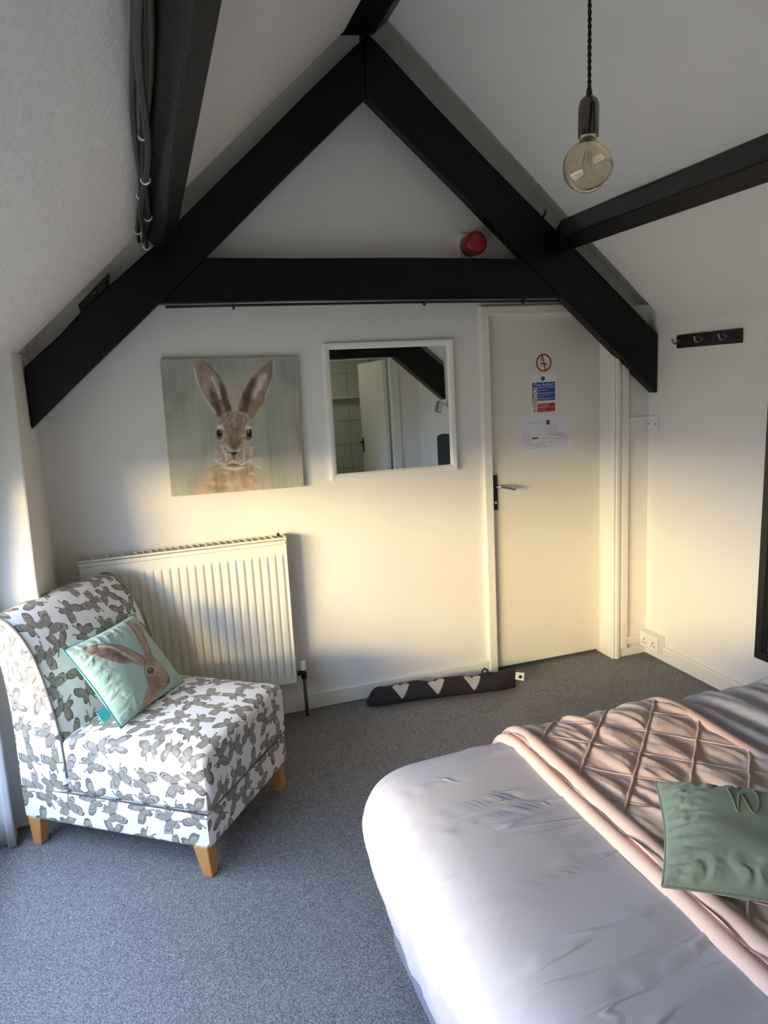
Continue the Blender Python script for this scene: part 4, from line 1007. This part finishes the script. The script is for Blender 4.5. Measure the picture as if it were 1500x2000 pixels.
# ------------------------------------------------------------------ draught excluder
da = Vector((.898, 3.268, .045)); db = Vector((1.668, 3.150, .05))
dv = (db - da); Ld = dv.length; dv.normalize(); dp = Vector((dv.y, -dv.x, 0))     # dp faces the room
de = thing('draught_excluder', 'long charcoal draught excluder with three grey hearts by the door', 'draught excluder', (da.x + dv.x * Ld / 2, da.y + dv.y * Ld / 2, 0))
NA, NB = 80, 32
G = np.zeros((NA, NB + 1, 3))
def sec(f_, a):
    endl = min(1, (f_ / .10)) ; rr = .047 * (1 - (1 - endl) ** 2.2 * .75)
    if f_ > .88: fl_ = (f_ - .88) / .12
    else: fl_ = 0
    ry = rr * (1 - .72 * fl_); rz = rr * (1 + .22 * fl_)
    lump = 1 + .05 * math.sin(f_ * 23 + 1) + .03 * math.sin(f_ * 41)
    cz_ = max(.9 * rz * lump, .012) + .004 * math.sin(f_ * 9) * 0
    z = cz_ + rz * lump * math.sin(a) ; z = max(z, .003)
    q = da + dv * (f_ * Ld) + dp * (ry * math.cos(a) * 1.08)
    return (q.x, q.y + .012 * math.sin(f_ * 3.1), z)
for i in range(NA):
    for j in range(NB + 1): G[i, j] = sec(i / (NA - 1), 2 * math.pi * j / NB)
mb = MB().grid(G); mb.f.append(tuple(range(NB))[::-1]); mb.f.append(tuple((NA - 1) * (NB + 1) + k for k in range(NB)))
mb.build('body', 'draught', de, smooth=True)
for fc_ in (.225, .462, .705):
    nh = 15; Hh = []
    us = np.linspace(-1, 1, 25)
    mb = MB(); P = np.zeros((25, 11, 3))
    for i, u_ in enumerate(us):
        au = abs(u_)
        top = (.55 + .42 * math.sqrt(max(0, 1 - (2 * au - 1) ** 2))) if au < .98 else .62
        bot = -1 + 1.55 * au ** 1.15
        bot = min(bot, top - .001)
        for j in range(11):
            v_ = bot + (top - bot) * j / 10
            a = .72 + v_ * .88
            q = Vector(sec(fc_ + u_ * .056, a)); ctr = Vector(sec(fc_ + u_ * .056, a + math.pi)); d_ = (q - ctr).normalized()
            P[i, j] = q + d_ * .0025
    mb.grid(P); mb.build('heart', 'heart', de, smooth=True)['label'] = 'grey felt heart'
lq = Vector(sec(.80, 1.5)); 
MB().tube([lq + Vector((-.016, .004, -.004)), lq + Vector((-.014, .004, .018)), lq + Vector((-.004, .002, .028)), lq + Vector((.010, 0, .020)), lq + Vector((.018, 0, -.002))], .005, 8).build('hanging_loop', 'draught', de, smooth=True)
eq = Vector(sec(.999, .2))
tl = MB()
a0 = eq + Vector((-.002, -.002, -.008))
tl.add([a0, a0 + Vector((.042, -.012, -.012)), a0 + Vector((.048, -.008, .030)), a0 + Vector((.004, 0, .038)), a0 + Vector((0, .002, 0)), a0 + Vector((.042, -.010, -.012)), a0 + Vector((.048, -.006, .030)), a0 + Vector((.004, .002, .038))],
       [(0, 1, 2, 3), (7, 6, 5, 4), (0, 4, 5, 1), (1, 5, 6, 2), (2, 6, 7, 3), (3, 7, 4, 0)])
tgo = tl.build('sewn_label', 'label', de); tgo['label'] = 'white sewn label'
mk = MB().lathe([(.009, 0), (.009, .0004)], a0 + Vector((.024, -.0085, .012)), Vector((-.25, -1, .05)), 16); mk.build('print_mark', 'ink_black', tgo)

# ------------------------------------------------------------------ bed
BX_0, BX_1, BY_0, BY_1 = .515, 2.41, .36, 1.69      # base footprint
ZT = .585
bd = thing('divan_bed', 'grey fabric divan bed under the white duvet', 'bed', ((BX_0 + BX_1) / 2, (BY_0 + BY_1) / 2, 0))
MB().box((BX_0 - .018, BY_0, .05), (BX_1, BY_1, .29)).build('divan', 'bed_base', bd, bevel=.012, seg=3)
for x in (BX_0 + .06, BX_1 - .06):
    for y in (BY_0 + .08, 1.10, BY_1 - .08):
        MB().lathe([(.014, 0), (.018, .02), (.018, .036), (.010, .05)], (x, y, 0), (0, 0, 1), 14).build('castor', 'chrome', bd, smooth=True, auto=40)
M['mattress'] = mat('mattress_ticking', (.7, .7, .7), .9)
V, F, U = rbox_pts((BX_1 - BX_0) / 2, (BY_1 - BY_0) / 2, .115, .05, 10)
MB().add([((BX_0 + BX_1) / 2 + v[0], (BY_0 + BY_1) / 2 + v[1], .407 + v[2]) for v in V], F).build('mattress', 'mattress', bd, smooth=True)
# duvet: rings of rounded rectangles following a draped profile
PR = [(-.30, ZT), (-.18, ZT + .002), (-.08, ZT + .001), (-.01, ZT - .006), (.04, ZT - .024), (.075, ZT - .055), (.092, ZT - .105), (.090, ZT - .165), (.078, ZT - .225), (.066, ZT - .285), (.054, ZT - .345), (.044, ZT - .39)]
PRs = cr_spline(PR, 6)
def wrk(x, y):
    x = np.asarray(x, float); y = np.asarray(y, float)
    a = vnoise((x * 1 + y * .25 + 9, y - x * .12 + 9), (1.6, 15), 51, 3) - .5      # creases across the bed
    b = vnoise((x + 4, y + 4), 3.5, 52, 2) - .5
    c = np.abs(vnoise((x + y * .2 + 3, y - x * .1 + 3), (1.3, 9), 57, 2) - .5); c = np.clip(.05 - c, 0, .05) / .05
    d = vnoise((x + y * .12 + 7, y * .9 + x * .3 + 7), (17, 1.6), 58, 2) - .5   # folds near the head
    mk_ = np.clip((x - 1.34) / .12, 0, 1)
    return a * .010 * (1 - .3 * mk_) + b * .014 + c * .0045 * (1 - mk_) + np.abs(d) * .075 * mk_
def ztop(x, y): return ZT + wrk(x, y)
nth = 420
def rr_loop(d):   # rounded rect at offset d from base footprint; returns pts & outward normals
    r = max(.10 + d * .8, .02); x0, x1, y0, y1 = BX_0 - d, BX_1 + min(d, 0.0) * 0 + .0, BY_0 - d, BY_1 + d
    if d < 0: x1 = BX_1 + d * 0 - 0.0
    hx_, hy_ = (x1 - x0) / 2, (y1 - y0) / 2; cx_, cy_ = (x0 + x1) / 2, (y0 + y1) / 2
    r = min(r, hx_, hy_)
    segs = [2 * (hx_ - r), math.pi * r / 2, 2 * (hy_ - r), math.pi * r / 2] * 2
    tot = sum(segs); P = []; Nn = []
    # use constant fractions per segment so that rings line up
    fr_ = [.25, .045, .16, .045]; fr_ = [f_ / (2 * sum(fr_)) for f_ in fr_] * 2
    cum = np.cumsum([0] + fr_)
    for k in range(nth):
        t_ = k / nth; i = min(int(np.searchsorted(cum, t_, side='right') - 1), 7); f_ = (t_ - cum[i]) / fr_[i]
        side = i % 4; flip = 1 if i < 4 else -1
        if side == 0: p = np.array([-(hx_ - r) + 2 * (hx_ - r) * f_, hy_]); n_ = np.array([0, 1.])
        elif side == 1: a = math.pi / 2 * (1 - f_); p = np.array([hx_ - r + r * math.cos(a), hy_ - r + r * math.sin(a)]); n_ = np.array([math.cos(a), math.sin(a)])
        elif side == 2: p = np.array([hx_, (hy_ - r) - 2 * (hy_ - r) * f_]); n_ = np.array([1., 0])
        else: a = -math.pi / 2 * f_; p = np.array([hx_ - r + r * math.cos(a), -(hy_ - r) + r * math.sin(a)]); n_ = np.array([math.cos(a), math.sin(a)])
        P.append(p * flip + [cx_, cy_]); Nn.append(n_ * flip)
    return np.array(P), np.array(Nn)
rings = []
# inner top rings
ctr = np.array([(BX_0 + BX_1) / 2, (BY_0 + BY_1) / 2])
L0, N0 = rr_loop(PRs[0][0])
for k in np.linspace(.02, 1, 70)[:-1]:
    # shrink toward a central segment
    seg = np.stack([np.clip(L0[:, 0], 1.0, 2.0), np.full(nth, ctr[1])], 1)
    P = seg + (L0 - seg) * k; rings.append(np.column_stack([P, ztop(P[:, 0], P[:, 1])]))
for d, z in PRs:
    P, Nn = rr_loop(d); w0 = wrk(P[:, 0], P[:, 1]); side = np.clip((ZT - z) / .1, 0, 1)
    per = np.arange(nth) / nth
    w1 = (vnoise((per * 60, np.full(nth, z * 3)), (1, 1), 61, 3) - .5) * .030 * np.clip((ZT - z) / .25, 0, 1)
    Q = P + Nn * (w1 * 1.0 + w0 * .5 * side)[:, None]
    rings.append(np.column_stack([Q, np.full(nth, z) + w0 * (1 - side)]))
G = np.stack(rings, 1)
dv_ = tag(MB().grid(G, closed_u=True).build('duvet', 'duvet', smooth=True), 'rumpled white cotton duvet draped over the bed', 'duvet')

# blush throw across the bed
tx0, tx1 = .885, 1.405
# path across the bed in Y, over the far edge
fy = [(.40 + .01 * k, None) for k in range(0)]
path = [(y, ZT) for y in np.linspace(.45, BY_1 - .30, 150)]
path += [(BY_1 + d, z) for d, z in PRs[1:-12]]
path = np.array(path); arc = np.concatenate([[0], np.cumsum(np.linalg.norm(np.diff(path, axis=0), axis=1))])
npv = 420; av = np.linspace(0, arc[-1], npv); py_ = np.interp(av, arc, path[:, 0]); pz_ = np.interp(av, arc, path[:, 1])
tg_ = np.gradient(np.stack([py_, pz_], 1), axis=0); tg_ /= np.linalg.norm(tg_, axis=1)[:, None]; nrm = np.stack([-tg_[:, 1], tg_[:, 0]], 1)
yunr = av + path[0, 0]                        # unrolled Y
npu = 230; xu = np.linspace(tx0, tx1, npu)
Xg, Yg = np.meshgrid(xu, yunr, indexing='ij')
A_ = Xg - Yg; B_ = Xg + Yg
dA = np.abs(((A_ + .32 + .09) % .18) - .09) / 1.414; dB = np.abs(((B_ - 2.59 + .085) % .17) - .085) / 1.414
wv = vnoise((Xg + Yg * .22 + 5, Yg + Xg * .3 + 9), (30, 4), 71, 2) - .5
wv2 = vnoise((Xg + Yg * .15 + 5, Yg + 9), (14, 5), 73, 2) - .5
puff = np.minimum(dA, dB); puffm = np.clip(puff / .018, 0, 1)
h = .010 + (wv * .030 + wv2 * .007) * puffm + .006 * np.clip(puff / .04, 0, 1)
topm = np.clip((pz_ - (ZT - .1)) / .1, 0, 1)[None, :]
base_w = wrk(Xg, np.minimum(Yg, 1.7)) * 0 + (vnoise((Xg + 4, Yg + 4), 3.5, 52, 2) - .5) * .014 * topm
h = h + base_w + .012
G = np.stack([Xg, py_[None, :] + nrm[None, :, 0] * h, pz_[None, :] + nrm[None, :, 1] * h], -1)
tho = thing('bed_throw', 'blush pink bed runner with raised diamond cords over the white duvet', 'throw', ((tx0 + tx1) / 2, 1.1, ZT))
MB().grid(G).build('quilted_cloth', 'throw', tho, smooth=True)
# cords
def surf(x, yu, extra):
    i = int(np.clip(np.searchsorted(yunr, yu), 1, npv - 1)); k = int(np.clip(np.searchsorted(xu, x), 0, npu - 1))
    hh_ = h[k, i] + extra; return (x, py_[i] + nrm[i, 0] * hh_, pz_[i] + nrm[i, 1] * hh_)
ymin, ymax = yunr[0] + .01, yunr[-1] - .01
for st_, sgn, spc, off, rad, c0, c1 in ((0, 1, .18, -.32, .0036, -9, 9), (1, -1, .17, 2.59, .0020, -9, 9)):
    for k in range(c0, c1):
        cc = off + spc * k; pts = []
        for x in np.linspace(tx0 + .03, tx1 - .02, 60):
            yu = (x - cc) if st_ == 0 else (cc - x)
            if ymin < yu < ymax: pts.append(surf(x, yu, rad * .6))
        if len(pts) > 8:
            MB().tube(pts, rad, 6).build('cord', 'throw', tho, smooth=True)
# hems
def hem(x0, x1, lift, r_z, name, m_, seed):
    nu_ = 14; P = np.zeros((nu_, npv, 3))
    wx = (vnoise((yunr, yunr * 0), (3, 1), seed, 2) - .5) * .010
    for i in range(nu_):
        a = math.pi * (i / (nu_ - 1)); x = (x0 + x1) / 2 - (x1 - x0) / 2 * math.cos(a) * 1.02; hz = lift + r_z * math.sin(a) ** .8
        hb = base_w[0 if x < 1.1 else -1] + hz
        P[i, :, 0] = x + wx; P[i, :, 1] = py_ + nrm[:, 0] * hb; P[i, :, 2] = pz_ + nrm[:, 1] * hb
    MB().grid(P).build(name, m_, tho, smooth=True)
hem(.858, .897, .000, .022, 'hem', 'throw_hem', 81); hem(.892, .938, .010, .026, 'hem', 'throw_hem', 82); hem(1.372, 1.420, .002, .030, 'hem', 'throw_hem', 83)

# sage cushion on the throw
cTL = np.array([.990, 1.220])
E1 = np.array([.81, -.585, -.015]); E2 = np.array([.56, .80, .17]); E1 /= np.linalg.norm(E1); E2 -= E1 * (E1 @ E2); E2 /= np.linalg.norm(E2); E3 = np.cross(E1, E2)
cs = .43; csh = .285
co = np.array([cTL[0], cTL[1], .690]) + E1 * cs / 2 - E2 * csh / 2
sg = thing('sage_cushion', 'sage green velvet cushion with embossed script lettering on the bed runner', 'cushion', (co[0], co[1], .60))
Fp, Bp = cushion(cs, csh, .12, 120, pinch=.06, seed=15, wr=.0065)
Fw = place(Fp, co, E1, E2, E3)
MB().grid(Fw).build('cover', 'sage', sg, smooth=True)
_, Bb = cushion(cs, csh, .09, 40, pinch=.06)
MB().grid(place(Bb, co, E1, E2, E3)).build('back_cover', 'sage', sg, smooth=True)
Fb_, _ = cushion(cs, csh, .1, 60, pinch=.06)
lp = edge_loop(place(np.stack([Fb_[..., 0], Fb_[..., 1], Fb_[..., 2] * 0 - .001], -1), co, E1, E2, E3))
MB().tube(lp + lp[:1], .003, 6).build('seam', 'sage_dark', sg, smooth=True)
# embossed W
Wp = [(0, 1.0), (.05, .6), (.14, .05), (.20, .35), (.32, .78), (.42, .45), (.55, .12), (.68, .18), (.80, .5), (.80, .85), (.72, .98)]
Ws = cr_spline([(a, b) for a, b in Wp], 6)
wpts = []
for a, b in Ws:
    x, y = -.078 + .066 * a, .014 + .072 * b
    i = int(round((x / (cs / 2) + 1) / 2 * 119)); j = int(round((y / (csh / 2) + 1) / 2 * 119))
    zz = Fp[i, j, 2] - .0004; wpts.append(co + E1 * x + E2 * y + E3 * zz)
MB().tube([Vector(q) for q in wpts], .0024, 6).build('embossed_letter', 'sage_dark', sg, smooth=True)

# headboard, spot lamp, plate near the back: seen in the mirror
hb = thing('headboard', 'dark grey upholstered headboard against the right wall, seen in the square mirror', 'headboard', (XR - .06, 1.0, 0))
V, F, U = rbox_pts(.055, .68, .40, .04, 10)
MB().add([(XR - .058 + v[0], .98 + v[1], .75 + v[2]) for v in V], F).build('padded_panel', 'grey_fabric', hb, smooth=True)
for y in (.5, 1.46): MB().box((XR - .07, y - .03, 0), (XR - .03, y + .03, .38)).build('leg', 'black_wood', hb)
sl = thing('wall_spotlight', 'chrome wall spotlight on the right wall, seen in the square mirror', 'lamp', (XR, .44, 1.40))
MB().lathe([(.04, 0), (.04, .018), (.02, .026)], (XR - .001, .44, 1.42), (-1, 0, 0), 20).build('wall_rose', 'chrome', sl, smooth=True, auto=40)
MB().tube([(XR - .02, .44, 1.42), (XR - .10, .44, 1.43)], .007, 8).build('arm', 'chrome', sl, smooth=True)
MB().lathe([(.018, -.05), (.03, -.045), (.034, .05), (.032, .05), (.026, .01)], (XR - .115, .44, 1.41), (-.35, .2, -1), 20).build('lamp_head', 'chrome', sl, smooth=True, auto=40)

# curtain at the far side of the recess
cn = 90; P = np.zeros((cn, 14, 3))
for i in range(cn):
    t_ = i / (cn - 1); y = 2.68 + .09 * t_
    for j in range(14):
        z = .012 + (1.70 - .012) * j / 13
        P[i, j] = (-.645 + .022 * math.sin(t_ * 2 * math.pi * 3 + .4 * math.sin(z * 2)) + .006 * math.sin(t_ * 40), y + .002 * z + .02 * z, z)
cu_ = thing('curtain', 'pale grey floor length curtain at the left edge behind the chair', 'curtain', (-.655, 2.67, 0))
ob = MB().grid(P).build('drape', 'curtain', cu_, smooth=True)
so_ = ob.modifiers.new('thick', 'SOLIDIFY'); so_.thickness = .004
MB().tube([(-.655, .22, 1.715), (-.655, 2.86, 1.715)], .012, 12).build('curtain_pole', 'white_frame', cu_, smooth=True)

for o in bpy.data.objects:
    if 'root_loc' in o: del o['root_loc']
